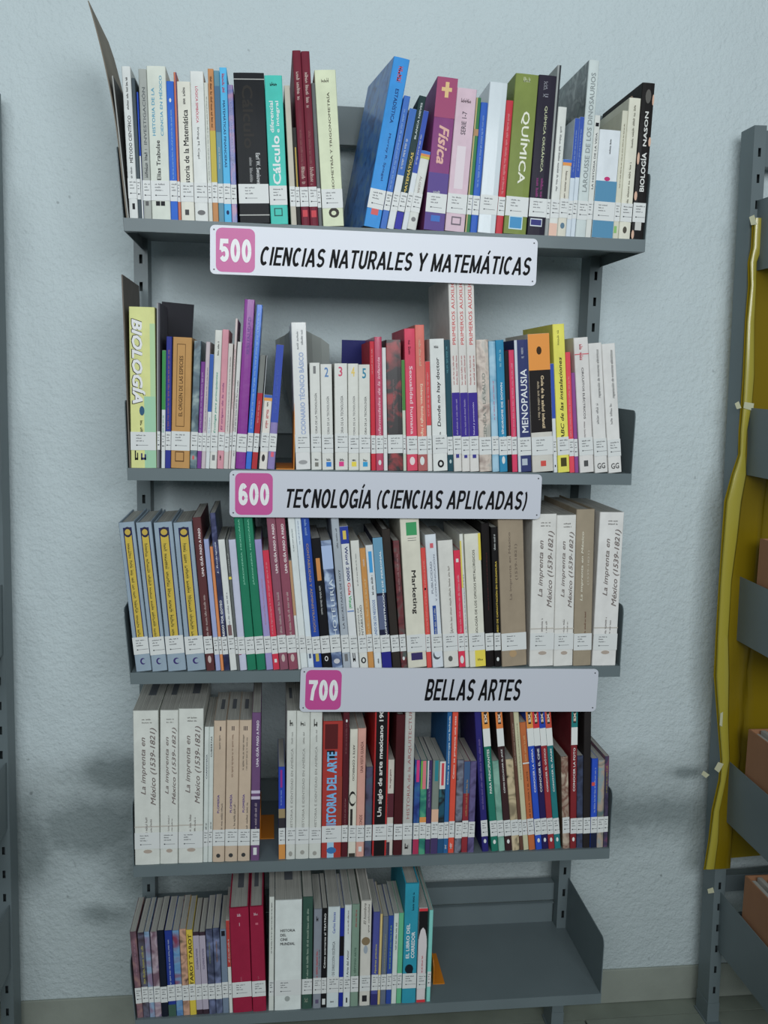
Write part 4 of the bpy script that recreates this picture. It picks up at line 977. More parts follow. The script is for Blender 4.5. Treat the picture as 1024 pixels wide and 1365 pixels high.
 (777, 786.4, 779, 945, (40, 36, 36), 'tall black book right of the slate booklet', [], dict(d=.18)),
 (786.8, 795, 789.3, 1011.5, (36, 78, 190), 'short royal blue booklet near the right end', [('G', .4, .65, .4, .9, (170, 190, 230), 'u'), ('R', 0, 1, .0, .18, (30, 36, 60)), ('R', 0, .5, .7, .74, (206, 70, 60))], dict(d=.12)),
 (795.4, 804, 798, 1013.5, ((90, 110, 110), (170, 150, 130), (120, 150, 160)), 'short marbled sea-green booklet', [], dict(d=.12)),
 (804.5, 812, 806.6, 1008.5, ((50, 44, 66), (70, 60, 90), (140, 60, 90)), 'dark violet booklet at the right end', [('G', .3, .6, .6, .9, (170, 160, 60), 'u')], dict(d=.12)),
])
S(5, [
 (182.4, 191.2, 173.3, 1242.7, ((92, 66, 76), (120, 84, 96), (150, 110, 104)), 'mauve-brown picture book at the left end', [('G', .4, .65, .5, .9, (170, 130, 150), 'u')], dict(d=.12)),
 (191.6, 199.8, 183, 1244, ((54, 44, 60), (90, 90, 110), (60, 50, 60)), 'dim slate picture book with yellow script', [('G', .4, .75, .4, .85, (190, 180, 70), 'u')], dict(d=.12)),
 (200.2, 206.8, 191.8, 1242.7, ((100, 130, 160), (130, 160, 190), (130, 110, 140)), 'powder-blue picture book', [], dict(d=.12)),
 (207.2, 215.6, 200.2, 1243, ((120, 100, 130), (170, 150, 160), (110, 80, 96)), 'pinkish-grey picture book', [], dict(d=.12)),
 (216, 225, 208.8, 1241, (24, 30, 44), 'almost black picture book', [], dict(d=.12)),
 (225.4, 235.4, 219, 1241, (34, 56, 140), 'dark blue picture book with white letters', [('G', .4, .6, .3, .9, (190, 200, 220), 'd'), ('R', 0, 1, 0, .14, (60, 90, 76))], dict(d=.12)),
 (235.8, 244.4, 229, 1241, ((60, 110, 170), (100, 150, 190), (130, 50, 80)), 'blue and crimson swirled picture book', [], dict(d=.12)),
 (244.8, 253.4, 238.8, 1239, ((84, 60, 50), (200, 150, 120), (90, 80, 60)), 'brown and peach picture book', [], dict(d=.12)),
 (253.9, 262.2, 247.4, 1240, (206, 180, 24), 'yellow Tarot book', [('T', 'TAROT TAROT', .25, .8, .35, .95, (70, 60, 20), 'u', 0, .02)], dict(d=.12)),
 (262.6, 270.6, 256.7, 1243, (60, 44, 54), 'dark book with lilac panel, first of two', [('R', 0, 1, .06, .96, (166, 156, 172)), ('T', 'RENACIMIENTO', .35, .65, .55, .8, (90, 80, 110), 'd')], dict(d=.12)),
 (271, 278.8, 265.3, 1243, (60, 44, 54), 'dark book with lilac panel, second of two', [('R', 0, 1, .06, .96, (166, 156, 172)), ('T', 'RENACIMIENTO', .35, .65, .55, .8, (90, 80, 110), 'd')], dict(d=.12)),
 (279.2, 288.2, 273.8, 1239, ((44, 50, 76), (70, 76, 104), (110, 120, 160)), 'navy-grey picture book, left of the pair', [('G', .4, .6, .6, .85, (130, 140, 80), 'd')], dict(d=.12)),
 (288.6, 297, 283.5, 1237.7, ((48, 52, 80), (80, 90, 120), (120, 130, 170)), 'navy-grey picture book, right of the pair', [('G', .4, .6, .6, .85, (160, 110, 70), 'd')], dict(d=.12)),
 (297.5, 305.4, 293.2, 1239, (110, 126, 146), 'steel-blue booklet with black square', [('R', .2, .8, .92, .98, (30, 30, 36))], dict(d=.12)),
 (306, 310.4, 300.9, 1227, (202, 204, 196), 'slim white book with tomato-red head', [('R', 0, 1, .5, 1, (176, 50, 44)), ('G', .3, .7, .55, .8, W, 'u')], {}),
 (311, 336.6, 305.4, 1211, (150, 16, 56), 'wide crimson volume, left of two', [('G', .4, .6, .92, .945, (220, 190, 200), 'h'), ('R', .49, .51, .83, .86, (220, 190, 200)), ('G', .45, .55, .22, .34, (190, 90, 110), 'd')], dict(d=.2, hc=1, stamp=1)),
 (337.2, 355.2, 332.5, 1209, (150, 16, 56), 'crimson volume, right of two', [('G', .3, .6, .92, .945, (220, 190, 200), 'h'), ('R', .4, .6, .83, .85, (190, 90, 110)), ('G', .45, .55, .22, .34, (190, 90, 110), 'd')], dict(d=.2, hc=1, stamp=1)),
 (358.2, 364.8, 355.9, 1196, (200, 204, 196), 'thin white film book with tiny emblem', [('G', .4, .65, .5, .95, (80, 84, 80), 'd')], dict(d=.18)),
 (365.9, 401.2, 364, 1200.4, (206, 212, 208), 'very wide white Historia del cine book', [('T', 'HISTORIA', .2, .75, .715, .74, (50, 50, 52), 'h', 0, .02), ('T', 'DEL', .2, .42, .675, .70, (50, 50, 52), 'h', 0, .02), ('T', 'CINE', .2, .47, .635, .66, (50, 50, 52), 'h', 0, .02), ('T', 'MUNDIAL', .2, .75, .595, .62, (50, 50, 52), 'h', 0, .02), ('D', .38, .58, .08, .13, (150, 156, 152))], dict(d=.19, stamp=1)),
 (402.2, 415.6, 402.9, 1195.9, (52, 84, 72), 'dark green book with pale green print', [('G', .4, .6, .24, .9, (170, 190, 170), 'u'), ('G', .3, .6, .06, .1, (150, 160, 140), 'h')], dict(d=.18)),
 (417, 427.6, 418, 1212, (130, 136, 146), 'steel-grey book with red lettering', [('G', .3, .55, .3, .6, (200, 60, 60), 'u'), ('G', .65, .8, .4, .6, (80, 84, 90), 'u'), ('G', .3, .6, .88, .95, (60, 60, 66), 'h'), ('R', .3, .7, .05, .09, (90, 80, 110))], {}),
 (428, 434.7, 430, 1211, (26, 26, 28), 'black Teatro paperback', [('T', 'Cómo acercarse al TEATRO', .4, .75, .4, .95, (220, 220, 215), 'u'), ('R', .2, .8, .03, .09, W)], {}),
 (435.2, 451, 437.7, 1209, (196, 206, 206), 'white Dirección escénica book', [('T', 'CURSO DE DIRECCIÓN ESCÉNICA', .35, .62, .22, .66, (96, 100, 104), 'u'), ('T', 'Carlos Ilescas', .4, .62, .74, .95, (70, 90, 170), 'u'), ('G', .3, .6, .05, .07, K, 'h')], dict(d=.17)),
 (451.4, 456.8, 454, 1211, (26, 46, 150), 'slim ultramarine book with black middle', [('R', 0, 1, .52, .72, (24, 24, 28))], {}),
 (457.2, 466.4, 459.6, 1206.5, (204, 212, 210), 'white El arte del actor book', [('T', 'El Arte del Actor', .4, .7, .28, .56, (50, 50, 54), 'u'), ('G', .4, .6, .72, .95, (110, 80, 80), 'u'), ('R', .4, .6, .04, .09, K)], {}),
 (467, 477, 469.7, 1205.5, (120, 146, 128), 'sage green Séptimo arte book', [('T', 'EL SÉPTIMO ARTE', .35, .65, .28, .58, (60, 90, 76), 'u'), ('G', .4, .65, .78, .95, (180, 80, 80), 'u')], {}),
 (478.9, 492.8, 481.4, 1201, (200, 196, 186), 'white book with a moth drawing', [('T', 'El hombre', .25, .48, .78, .98, (110, 106, 100), 'u', .3), ('T', 'que calculaba', .65, .85, .7, .97, (110, 106, 100), 'u', .3), ('D', .1, .9, .58, .66, (130, 110, 80)), ('D', .3, .7, .5, .58, (150, 160, 170)), ('R', .25, .7, .04, .1, (40, 40, 44))], dict(d=.19, hc=1)),
 (494, 502.8, 498.2, 1216, (74, 80, 150), 'violet-blue book with yellow title', [('T', 'Ajedrez práctico', .4, .72, .34, .66, (190, 180, 60), 'u'), ('R', 0, 1, 0, .12, (50, 50, 110))], {}),
 (503.2, 506.4, 507, 1218.7, (206, 180, 110), 'slim sandy yellow book', [], {}),
 (506.8, 513.8, 511.2, 1221.8, (96, 106, 124), 'grey-blue narrow book', [('G', .4, .6, .3, .8, (170, 170, 110), 'u')], {}),
 (514.4, 521, 517.9, 1221, (42, 74, 156), 'cobalt book with lime lettering', [('G', .35, .65, .4, .9, (150, 190, 80), 'u')], {}),
 (521.5, 527.9, 525.2, 1218, (198, 208, 200), 'narrow cream-white book', [('G', .35, .7, .6, .9, (100, 110, 100), 'u')], {}),
 (528.4, 534.6, 531.9, 1217.4, (90, 178, 130), 'mint green narrow book', [], {}),
 (535.5, 553.8, 540.6, 1178, (18, 144, 168), 'tall teal El libro del corredor', [('T', 'EL LIBRO DEL', .18, .42, .38, .67, (215, 232, 232), 'u', 0, .02), ('T', 'CORREDOR', .55, .8, .38, .6, (215, 232, 232), 'u', 0, .02), ('G', .5, .68, .78, .93, (20, 60, 80), 'u'), ('D', .15, .75, .25, .33, (24, 34, 44)), ('R', .3, .7, .22, .28, (24, 34, 44))], dict(d=.2, hc=1)),
 (555, 566.4, 559, 1210.6, (204, 196, 196), 'black and white book with red ends', [('R', 0, 1, .68, .97, (30, 28, 30)), ('R', 0, 1, .97, 1, (206, 40, 50)), ('R', 0, 1, 0, .03, (206, 40, 50)), ('D', 0, 1, .4, .8, (204, 196, 196)), ('G', .4, .6, .32, .5, (200, 60, 70), 'u')], dict(d=.17)),
 (568.5, 573.4, 573, 1213.6, (120, 200, 190), 'thin aqua book, last of the row', [], dict(d=.18)),
])
make_glyphs()

SHN = {1: 'top', 2: 'second', 3: 'third', 4: 'fourth', 5: 'bottom'}
SHN_G = {1: 'books on the top shelf', 2: 'books on the second shelf', 3: 'books on the third shelf', 4: 'books on the fourth shelf', 5: 'books on the bottom shelf'}
YB = 0.0045                                    # spines stand this far behind the front lip
BEV = 0.0009


def make_cover(parent, t, d, h, th, m, rounded=0.0, side=None, splay=0.0):
    """spine and two boards as one folded sheet of card; outline in x-y, extruded along z"""
    b = min(BEV, t * 0.3)
    th = min(th, t * 0.3)
    out = [(0, d), (0, b), (b, -rounded * 0.4)]
    if rounded:
        out += [(t * 0.3, -rounded), (t * 0.7, -rounded)]
    out += [(t - b, -rounded * 0.4), (t, b), (t, d)]
    inn = [(t - th, d), (t - th, b + th)]
    inn2 = [(th, b + th), (th, d)]
    v, f = [], []
    prof = out + inn + inn2
    # split the U into convex pieces so that caps stay clean
    n = len(prof)
    no = len(out)
    for hh in (0, h):
        for (x, y) in prof:
            v.append((x, y, hh))
    for i in range(n):
        j = (i + 1) % n
        f.append((i, j, n + j, n + i))
    for base, flip in ((0, True), (n, False)):
        left = [0, 1, no + 2, no + 3]
        right = [no - 2, no - 1, no, no + 1]
        mid = list(range(1, no - 1)) + [no + 1, no + 2]
        for loop in (left, right, mid):
            L = [base + q for q in loop]
            f.append(tuple(reversed(L)) if flip else tuple(L))
    # outline runs clockwise or not: fix once for all
    if splay:
        s = math.radians(splay)
        for i, (x, y, z) in enumerate(v):
            if x <= th + 1e-6 and y > b + th:
                k = y - b
                v[i] = (x - math.sin(s) * k * (1 - 0.15 * z / h), b + math.cos(s) * k, z)
    mi = None
    mats = [m]
    if side:
        mats.append(cover_mat(side))
        mi = [0] * len(f)
        mi[0] = 1
        mi[no - 2] = 0
    o = build('cover', v, f, mats, parent, mi)
    bm = bmesh.new()
    bm.from_mesh(o.data)
    bmesh.ops.recalc_face_normals(bm, faces=bm.faces)
    bm.to_mesh(o.data)
    bm.free()
    return o


def arc_fan(parent, x, d, h, sgn, reach, m):
    """a limp board that curls sideways behind its neighbours"""
    v, f = [], []
    path = [(x, d * 0.7), (x, d), (x + sgn * reach * 0.10, d + 0.012), (x + sgn * reach * 0.35, d + 0.028), (x + sgn * reach * 0.7, d + 0.040), (x + sgn * reach, d + 0.046)]
    n = len(path)
    for k, (px, py) in enumerate(path):
        drop = 0.0 if sgn < 0 else 0.030 * (k / (n - 1)) ** 2.2
        lo = (0.80 * h if sgn < 0 else 0.02) * (k / (n - 1)) ** 0.8
        for z in (0.001 + lo, h - drop - (0.004 * k if sgn < 0 else 0)):
            v.append((px, py, z))
            v.append((px, py + 0.0008, z))
    for k in range(n - 1):
        a, c = 4 * k, 4 * k + 4
        f += [(a, c, c + 2, a + 2), (a + 1, a + 3, c + 3, c + 1), (a + 2, c + 2, c + 3, a + 3), (a, a + 1, c + 1, c)]
    f += [(0, 2, 3, 1), (4 * n - 4, 4 * n - 3, 4 * n - 1, 4 * n - 2)]
    return build('loose_cover', v, f, m, parent, smooth=False)


TAG_LO, TAG_HI = 0.0305, 0.0635
prev = {i + 1: dict(h=BRK, r0=0.0022, rs=SKEW[i][0] / BRK) for i in range(5)}
prev_last = {}
LAST = {}
for idx, (sn, bx0, bx1, tx, ty, col, nm, els, op) in enumerate(BOOKS):
    rng = random.Random(idx * 7 + 3)
    zsh = SZ[sn - 1]
    # foot line of the row in the photograph, at the spine plane
    p0, p1 = at(bx0, 600, YB), at(bx1, 600, YB)
    for _ in range(4):                         # walk to the pixel row where the shelf deck is seen
        def row(px, x):
            w = Vector((x, YB, zsh)) - CAM
            return CY - F_PX * w.dot(AU) / w.dot(AF)
        p0 = at(bx0, row(bx0, p0.x), YB)
        p1 = at(bx1, row(bx1, p1.x), YB)
    x0, x1 = p0.x, p1.x
    pt = at(tx, ty, YB)
    zt = pt.z - zsh
    xt = pt.x
    # keep clear of the neighbour on the left, at the foot and at the common height
    if sn in prev:
        pr = prev[sn]
        hm = min(pr['h'], zt)
        x0n = max(x0, pr['r0'] + 0.0004)
        left_h = x0 + (xt - x0) * hm / zt
        lim = pr['r0'] + (pr['rs']) * hm + 0.0004
        left_h = max(left_h, lim)
        slope = (left_h - x0n) / hm
        x0 = x0n
    else:
        slope = (xt - x0) / zt
    if slope < -0.002 and abs(slope) < 0.02:
        slope = 0.0 if (sn not in prev or prev[sn]['rs'] <= 0.001) else slope
    th_ang = math.atan(slope)
    x1 = min(x1, 0.8972)
    w_foot = x1 - x0
    if w_foot < 0.0022:
        w_foot = 0.0022
    c, s = math.cos(th_ang), math.sin(th_ang)
    t = w_foot * c
    h = (zt - (t * s if s > 0 else 0)) / c
    if s > 0:                                  # leaning right: turns on its right foot corner
        px_, pz_ = x0, t * s
        r0 = x0 + t * c                        # right foot
    else:
        px_, pz_ = x0, 0.0
        r0 = x0 + t / c
    prev[sn] = dict(h=h * c, r0=r0, rs=math.tan(th_ang))
    d = op.get('d', max(0.105, min(0.19, 0.64 * h)))
    hcv = op.get('hc')
    loc = (px_, YB, zsh + pz_ + 0.0001)
    word = 'volume' if False else None
    label = '%s on the %s shelf' % (nm, SHN[sn])
    bk = empty('cardboard_sheet' if op.get('board') else 'book', loc, label[0].upper() + label[1:], 'cardboard' if op.get('board') else 'book',
               None if op.get('board') else SHN_G[sn], rot=(0, th_ang, 0))
    LAST[nm] = bk
    if op.get('board'):
        v, f = [], []
        tt = 0.003
        tt = 0.0016
        bk.rotation_euler = (0, 0, 0)
        hh = at(125, 1, YB).z - zsh
        K9 = 16

        def bend(z):
            if z < BRK:
                return -0.0112 * z / BRK + 0.0003
            q = (z - BRK) / (hh - BRK)
            return -0.0109 - 0.024 * q - 0.0205 * q * q
        dep = [0.212] * (K9 + 1)
        dep[-1] = 0.190
        for i in range(K9 + 1):
            z = hh * i / K9
            for (xx, yy) in ((0, 0), (tt, 0), (tt, dep[i]), (0, dep[i])):
                v.append((bend(z) + xx, yy, z))
        for i in range(K9):
            for q in range(4):
                f.append((4 * i + q, 4 * i + (q + 1) % 4, 4 * i + 4 + (q + 1) % 4, 4 * i + 4 + q))
        f += [(3, 2, 1, 0), (4 * K9, 4 * K9 + 1, 4 * K9 + 2, 4 * K9 + 3)]
        bk.location.x = 0.0032
        prev[sn] = dict(h=BRK, r0=0.0052, rs=-0.0112 / BRK)
        bevel(build('sheet', v, f, mat('raw_cardboard', (140, 130, 116), rough=0.9, gain=1.1, mottle=0.12, mscale=12), bk), 0.0006, 1)
        continue
    m = cover_mat(col)
    rounded = 0.0012 if t > 0.012 else 0.0
    th = 0.0022 if hcv else 0.0005
    make_cover(bk, t, d, h, th, m, rounded, op.get('side'), op.get('splay', 0))
    # leaves of the book
    ins = 0.0032 if hcv else 0.0004
    thc = min(th, t * 0.3) + 0.00015
    v, f = [], []
    box(v, f, thc, t - thc, min(BEV, t * .3) + thc, d - ins - 0.0006, ins, h - ins)
    pg = build('pages', v, f, PAGES, bk)
    if op.get('stamp') and t > 0.008:
        v, f = [], []
        rect_z = h - ins + 0.0002
        w = t * 0.16
        n = len(v)
        y0, y1 = d * 0.38, d * 0.72
        xm = t * rng.uniform(0.4, 0.6)
        v += [(xm - w, y0, rect_z), (xm + w, y0, rect_z), (xm + w, y1, rect_z), (xm - w, y1, rect_z)]
        f.append((0, 1, 2, 3))
        build('ink_stamp', v, f, STAMP, pg)
    ysp = -rounded - 0.00015
    # prints
    small = {}
    k = 0
    for e in els:
        k += 1
        yy = ysp - 0.00006 * k
        if e[0] in 'RD':
            x_a, x_b = max(e[1] * t, 0.00005), min(e[2] * t, t - 0.00005)
            z_a, z_b = max(e[3] * h, 0.0002), min(e[4] * h, h - 0.0002)
            V, Fc = [], []
            (rect if e[0] == 'R' else disc)(V, Fc, x_a, x_b, z_a, z_b, yy)
            build('spine_print', V, Fc, ink(e[5]), bk)
        elif e[0] == 'G':
            V, Fc = small.setdefault(e[5], ([], []))
            greek(V, Fc, e[1] * t, e[2] * t, e[3] * h, e[4] * h, e[6], yy, rng)
        else:
            V, Fc = [], []
            sh = e[8] if len(e) > 8 else 0.0
            bo = e[9] if len(e) > 9 else 0.014
            place_text((e[1], sh, bo), (e[2] * t, e[3] * t, e[4] * h, e[5] * h), e[7], V, Fc, yy)
            build('spine_title', V, Fc, ink(e[6]), bk)
    if small:
        V, Fc, ms, mi = [], [], [], []
        for cc, (a, b) in small.items():
            off = len(V)
            V += a
            Fc += [tuple(off + q for q in g) for g in b]
            ms.append(ink(cc))
            mi += [len(ms) - 1] * len(b)
        tag(build('small_print', V, Fc, ms, bk, mi), kind='stuff')
    # call-number tag
    if not op.get('tagless') and t > 0.0035:
        V, Fc, mi = [], [], []
        lo = TAG_LO + rng.uniform(-0.0012, 0.0012)
        hi = lo + 0.032 + rng.uniform(-.001, .001)
        yt = ysp - 0.00006 * (k + 2)
        box(V, Fc, 0.00005, t - 0.00005, yt, yt + 0.00008, lo, hi)
        mi += [0] * len(Fc)
        nb = len(Fc)
        xl = max(0.001, t * 0.22)
        ex = min(t - 0.0006, xl + 0.016)
        for q, fr in enumerate((1.0, 0.55, 0.8)):
            z = hi - 0.007 - q * 0.0047
            greek(V, Fc, xl, xl + (ex - xl) * fr, z, z + 0.0026, 'h', yt - 0.00008, rng)
        rect(V, Fc, xl, min(ex + 0.004, t - 0.0004), lo + 0.0082, lo + 0.0088, yt - 0.00008)
        rect(V, Fc, xl, min(xl + 0.0022, t - 0.0004), lo + 0.0075, lo + 0.0095, yt - 0.00008)
        mi += [1] * (len(Fc) - nb)
        build('call_number_tag', V, Fc, [TAG, TAGINK], bk, mi)
    if op.get('fan'):
        fm = mat('bare_cover_inside', (138, 144, 140), rough=0.6, gain=1.3)
        arc_fan(bk, 0.0005, d, h - 0.001, -1, 0.027, fm)
        arc_fan(bk, t - 0.0005, d, h - 0.001, 1, 0.052, fm)
    if op.get('fanr'):
        arc_fan(bk, t - 0.0005, d * .9, h - 0.001, 1, 0.030, cover_mat((22, 44, 92)))
    if op.get('spots'):                        # peach ovals printed on the left board of the black book
        V, Fc = [], []
        for (yy, zz, ra, rb) in ((.05, .93, .012, .010), (.10, .78, .018, .016), (.03, .60, .012, .02), (.14, .55, .02, .015), (.06, .35, .016, .014)):
            n = len(V)
            for i in range(12):
                a = 2 * math.pi * i / 12
                V.append((-0.0002, yy + ra * math.cos(a), min(zz * h + rb * math.sin(a), h - .001)))
            Fc.append(tuple(n + i for i in reversed(range(12))))
        build('cover_print', V, Fc, ink((190, 160, 138)), bk)


# books standing loose behind the rows, only their upper part in view
def back_book(px0, py0, px1, py1, y, sn, col, yaw, label, roll=0.0):
    a, b = at(px0, py0, y), at(px1, py1, y)
    zsh = SZ[sn - 1]
    w, h, t = b.x - a.x, a.z - zsh, 0.005
    r = empty('book', (a.x + w, y, zsh + 0.0001), label, 'book', SHN_G[sn], rot=(0, math.radians(roll), math.radians(yaw)))
    v, f = [], []
    box(v, f, -w, 0, 0, 0.0005, 0, h)
    box(v, f, -w, 0, t - 0.0005, t, 0, h)
    box(v, f, -0.0005, 0, 0.0005, t - 0.0005, 0, h)
    build('cover', v, f, cover_mat(col), r)
    v, f = [], []
    box(v, f, -w + 0.001, -0.0008, 0.0007, t - 0.0007, 0.001, h - 0.001)
    build('pages', v, f, PAGES, r)
    return r


b1 = back_book(203, 404, 246, 408, 0.185, 2, (22, 22, 32), 6, 'Dark navy book lying askew behind the second shelf row, right of the yellow Biología', roll=3.5)
b2 = back_book(456, 453, 490, 452, 0.190, 2, (36, 38, 100), 0, 'Navy blue booklet behind the white numbered set on the second shelf')

# ------------------------------------------------------------------ orange bookends


def bookend(px_plate, sn, side, label, h=0.165, y0=0.02, depth=0.115, base=0.1, lo=None):
    zsh = SZ[sn - 1]
    x = lo
    t = 0.0016
    r = empty('bookend', (x, 0, zsh), label, 'bookend', 'orange bookends')
    v, f = [], []
    rr = 0.02
    prof = [(y0, 0.0), (y0 + depth, 0.0), (y0 + depth, h - rr)]
    prof += [(y0 + depth - rr + rr * math.cos(a), h - rr + rr * math.sin(a)) for a in (0.5, 1.0, 1.57)]
    prof += [(y0 + rr + rr * math.cos(a), h - rr + rr * math.sin(a)) for a in (1.57, 2.1, 2.7)]
    prof += [(y0, h - rr)]
    prism(v, f, prof, 0, t, 'x')
    build('upright_plate', v, f, ORANGE, r)
    v, f = [], []
    xa, xb = (-base, 0.0) if side < 0 else (t, t + base)
    box(v, f, xa, xb, y0, y0 + depth, 0.0001, t)
    build('base_plate', v, f, ORANGE, r)
    return r


def gapx(px, py, y):
    return at(px, py, y).x


bookend(0, 2, -1, 'Orange metal bookend left of the tall white dictionary on the second shelf', h=.135, y0=.004, depth=.12, base=.030, lo=gapx(391.5, 600, .006))
bookend(0, 4, 1, 'Orange metal bookend in the gap of the fourth shelf, behind the blue and orange book', h=.06, y0=.085, depth=.10, base=.026, lo=gapx(346.5, 1100, .085))
bookend(0, 5, 1, 'Orange metal bookend beside the last aqua book on the bottom shelf', h=.05, y0=.055, depth=.10, base=.022, lo=gapx(577.5, 1310, .055))

# ------------------------------------------------------------------ subject signs on the shelf lips


def sign(c, w, h, tilt, num, words, tw, tx0, label, wh):
    x0, z1 = c
    r = empty('subject_sign', (x0, -0.0065, z1), label, 'sign', 'subject signs on the shelf lips', rot=(0, tilt, 0))
    rr = 0.008

    def rounded(xa, xb, za, zb, rad, n=4):
        P = []
        for cx, cz, a0 in ((xb - rad, za + rad, -90), (xb - rad, zb - rad, 0), (xa + rad, zb - rad, 90), (xa + rad, za + rad, 180)):
            for i in range(n + 1):
                a = math.radians(a0 + 90 * i / n)
                P.append((cx + rad * math.cos(a), cz + rad * math.sin(a)))
        return P
    v, f = [], []
    prism(v, f, [(a, b) for a, b in rounded(0, w, -h, 0, rr)], 0, 0.003, 'y')
    o = build('plate', v, f, mat('white_sign_plastic', (208, 211, 220), rough=0.35, gain=1.0, coat=0.15), r)
    bm = bmesh.new(); bm.from_mesh(o.data); bmesh.ops.recalc_face_normals(bm, faces=bm.faces); bm.to_mesh(o.data); bm.free()
    v, f = [], []
    prism(v, f, rounded(0.0095, 0.0745, -h + 0.004, -0.004, 0.010), -0.0003, -0.0001, 'y')
    o = build('number_panel', v, f, mat('pink_panel', (200, 78, 150), rough=0.45, gain=1.0, coat=0.1), r)
    bm = bmesh.new(); bm.from_mesh(o.data); bmesh.ops.recalc_face_normals(bm, faces=bm.faces); bm.to_mesh(o.data); bm.free()
    V, Fc = [], []
    place_text(key_num(num), (0.0155, 0.0685, -h * 0.745, -h * 0.27), 'h', V, Fc, -0.0006)
    build('number', V, Fc, mat('sign_number_white', (230, 232, 236), rough=0.4, gain=1.1), o)
    V, Fc = [], []
    place_text(key_wrd(words), (tx0, tx0 + tw, -h * wh[1], -h * wh[0]), 'h', V, Fc, -0.0004)
    build('title_lettering', V, Fc, mat('sign_black', (14, 14, 17), rough=0.6, spec=0.15), r)
    for i, (hx, hz) in enumerate(((0.0065, -0.0075), (w - 0.0065, -0.0075), (w - 0.0065, -h + 0.0075), (0.0065, -h + 0.0075))):
        V, Fc = [], []
        disc(V, Fc, hx - 0.0014, hx + 0.0014, hz - 0.0014, hz + 0.0014, -0.0002, 10)
        build('screw_hole', V, Fc, mat('screw_dark', (60, 62, 66), rough=0.5), r)
    return r


def key_num(s):
    return (s, 0.0, 'sign')


def key_wrd(s):
    return (s, 0.24, 'sign')


GL2 = [key_num('500'), key_num('600'), key_num('700'), key_wrd('CIENCIAS NATURALES Y MATEMÁTICAS'), key_wrd('TECNOLOGÍA (CIENCIAS APLICADAS)'), key_wrd('BELLAS ARTES')]
for g in GL2:
    GLYPH[g] = stroke_text(g[0], g[1], 0.23 if g[0].isdigit() else 0.185)
sign((0.1413, ZF - 0.0062), 0.562, 0.0800, math.radians(0.1), '500', 'CIENCIAS NATURALES Y MATEMÁTICAS', 0.469, 0.0835,
     'White sign with pink square 500, Ciencias naturales y matemáticas, under the top shelf', (.28, .80))
sign((0.1735, ZF - 0.4172), 0.5565, 0.0815, math.radians(0.1), '600', 'TECNOLOGÍA (CIENCIAS APLICADAS)', 0.432, 0.0990,
     'White sign with pink square 600, Tecnología (Ciencias aplicadas), under the second shelf', (.25, .83))
sign((0.3001, ZF - 0.7720), 0.5560, 0.0825, math.radians(1.1), '700', 'BELLAS ARTES', 0.182, 0.2280,
     'White sign with pink square 700, Bellas artes, under the third shelf', (.24, .76))

# ------------------------------------------------------------------ right-hand unit: yellow film and boxes
fm = bpy.data.materials.new('yellow_plastic_film')
fm.use_nodes = True
nt = fm.node_tree
b = nt.nodes['Principled BSDF']
b.inputs['Base Color'].default_value = (0.36, 0.25, 0.010, 1)
b.inputs['Roughness'].default_value = 0.25
b.inputs['Specular IOR Level'].default_value = 0.6
tr = nt.nodes.new('ShaderNodeBsdfTranslucent')
tr.inputs['Color'].default_value = (0.5, 0.34, 0.015, 1)
tp = nt.nodes.new('ShaderNodeBsdfTransparent')
tp.inputs['Color'].default_value = (0.62, 0.50, 0.05, 1)
m1 = nt.nodes.new('ShaderNodeMixShader')
m1.inputs[0].default_value = 0.35
m2 = nt.nodes.new('ShaderNodeMixShader')
m2.inputs[0].default_value = 0.22
out = nt.nodes['Material Output']
nt.links.new(b.outputs[0], m1.inputs[1])
nt.links.new(tr.outputs[0], m1.inputs[2])
nt.links.new(m1.outputs[0], m2.inputs[1])
nt.links.new(tp.outputs[0], m2.inputs[2])
nt.links.new(m2.outputs[0], out.inputs['Surface'])

EDGE = [(1003, 291), (1001, 330), (997, 350), (998, 380), (993, 430), (990, 500), (988, 540), (985, 575), (984, 605), (975, 632), (966, 668), (962, 720), (958, 775), (954, 850), (952, 900), (956, 960), (960, 1012), (958, 1040), (949, 1080), (944, 1120), (938, 1157)]
pts = [at(px, py, 0.216) for px, py in EDGE]
v, f = [], []
NX = 40
rngf = random.Random(5)
ph = [rngf.uniform(0, 6) for _ in range(6)]
for j, p in enumerate(pts):
    for i in range(NX + 1):
        u = i / NX
        x = p.x + (1.95 - p.x) * u ** 2.2
        k = min(1.0, (x - p.x) / 0.05)
        xu = 1.275 + (ZF - 0.5 - p.z) * -0.0218 + 0.012
        g = min(1.0, max(0.0, (x - xu) / 0.012))
        y = 0.2165 + 0.0445 * g + g * (0.0012 * math.sin(x * 34 + p.z * 5 + ph[0]) + 0.0010 * math.sin(p.z * 21 + x * 9 + ph[1])) - 0.0015 * math.sin(j * 1.7) * (1 - g)
        v.append((x, y, p.z + 0.004 * math.sin(x * 9) * (1 if j == len(pts) - 1 else 0)))
W1 = NX + 1
for j in range(len(pts) - 1):
    for i in range(NX):
        f.append((j * W1 + i, j * W1 + i + 1, (j + 1) * W1 + i + 1, (j + 1) * W1 + i))
film = build('plastic_film', v, f, fm, smooth=True)
tag(film, 'yellow translucent plastic film hung down the right-hand shelving unit', 'plastic film')
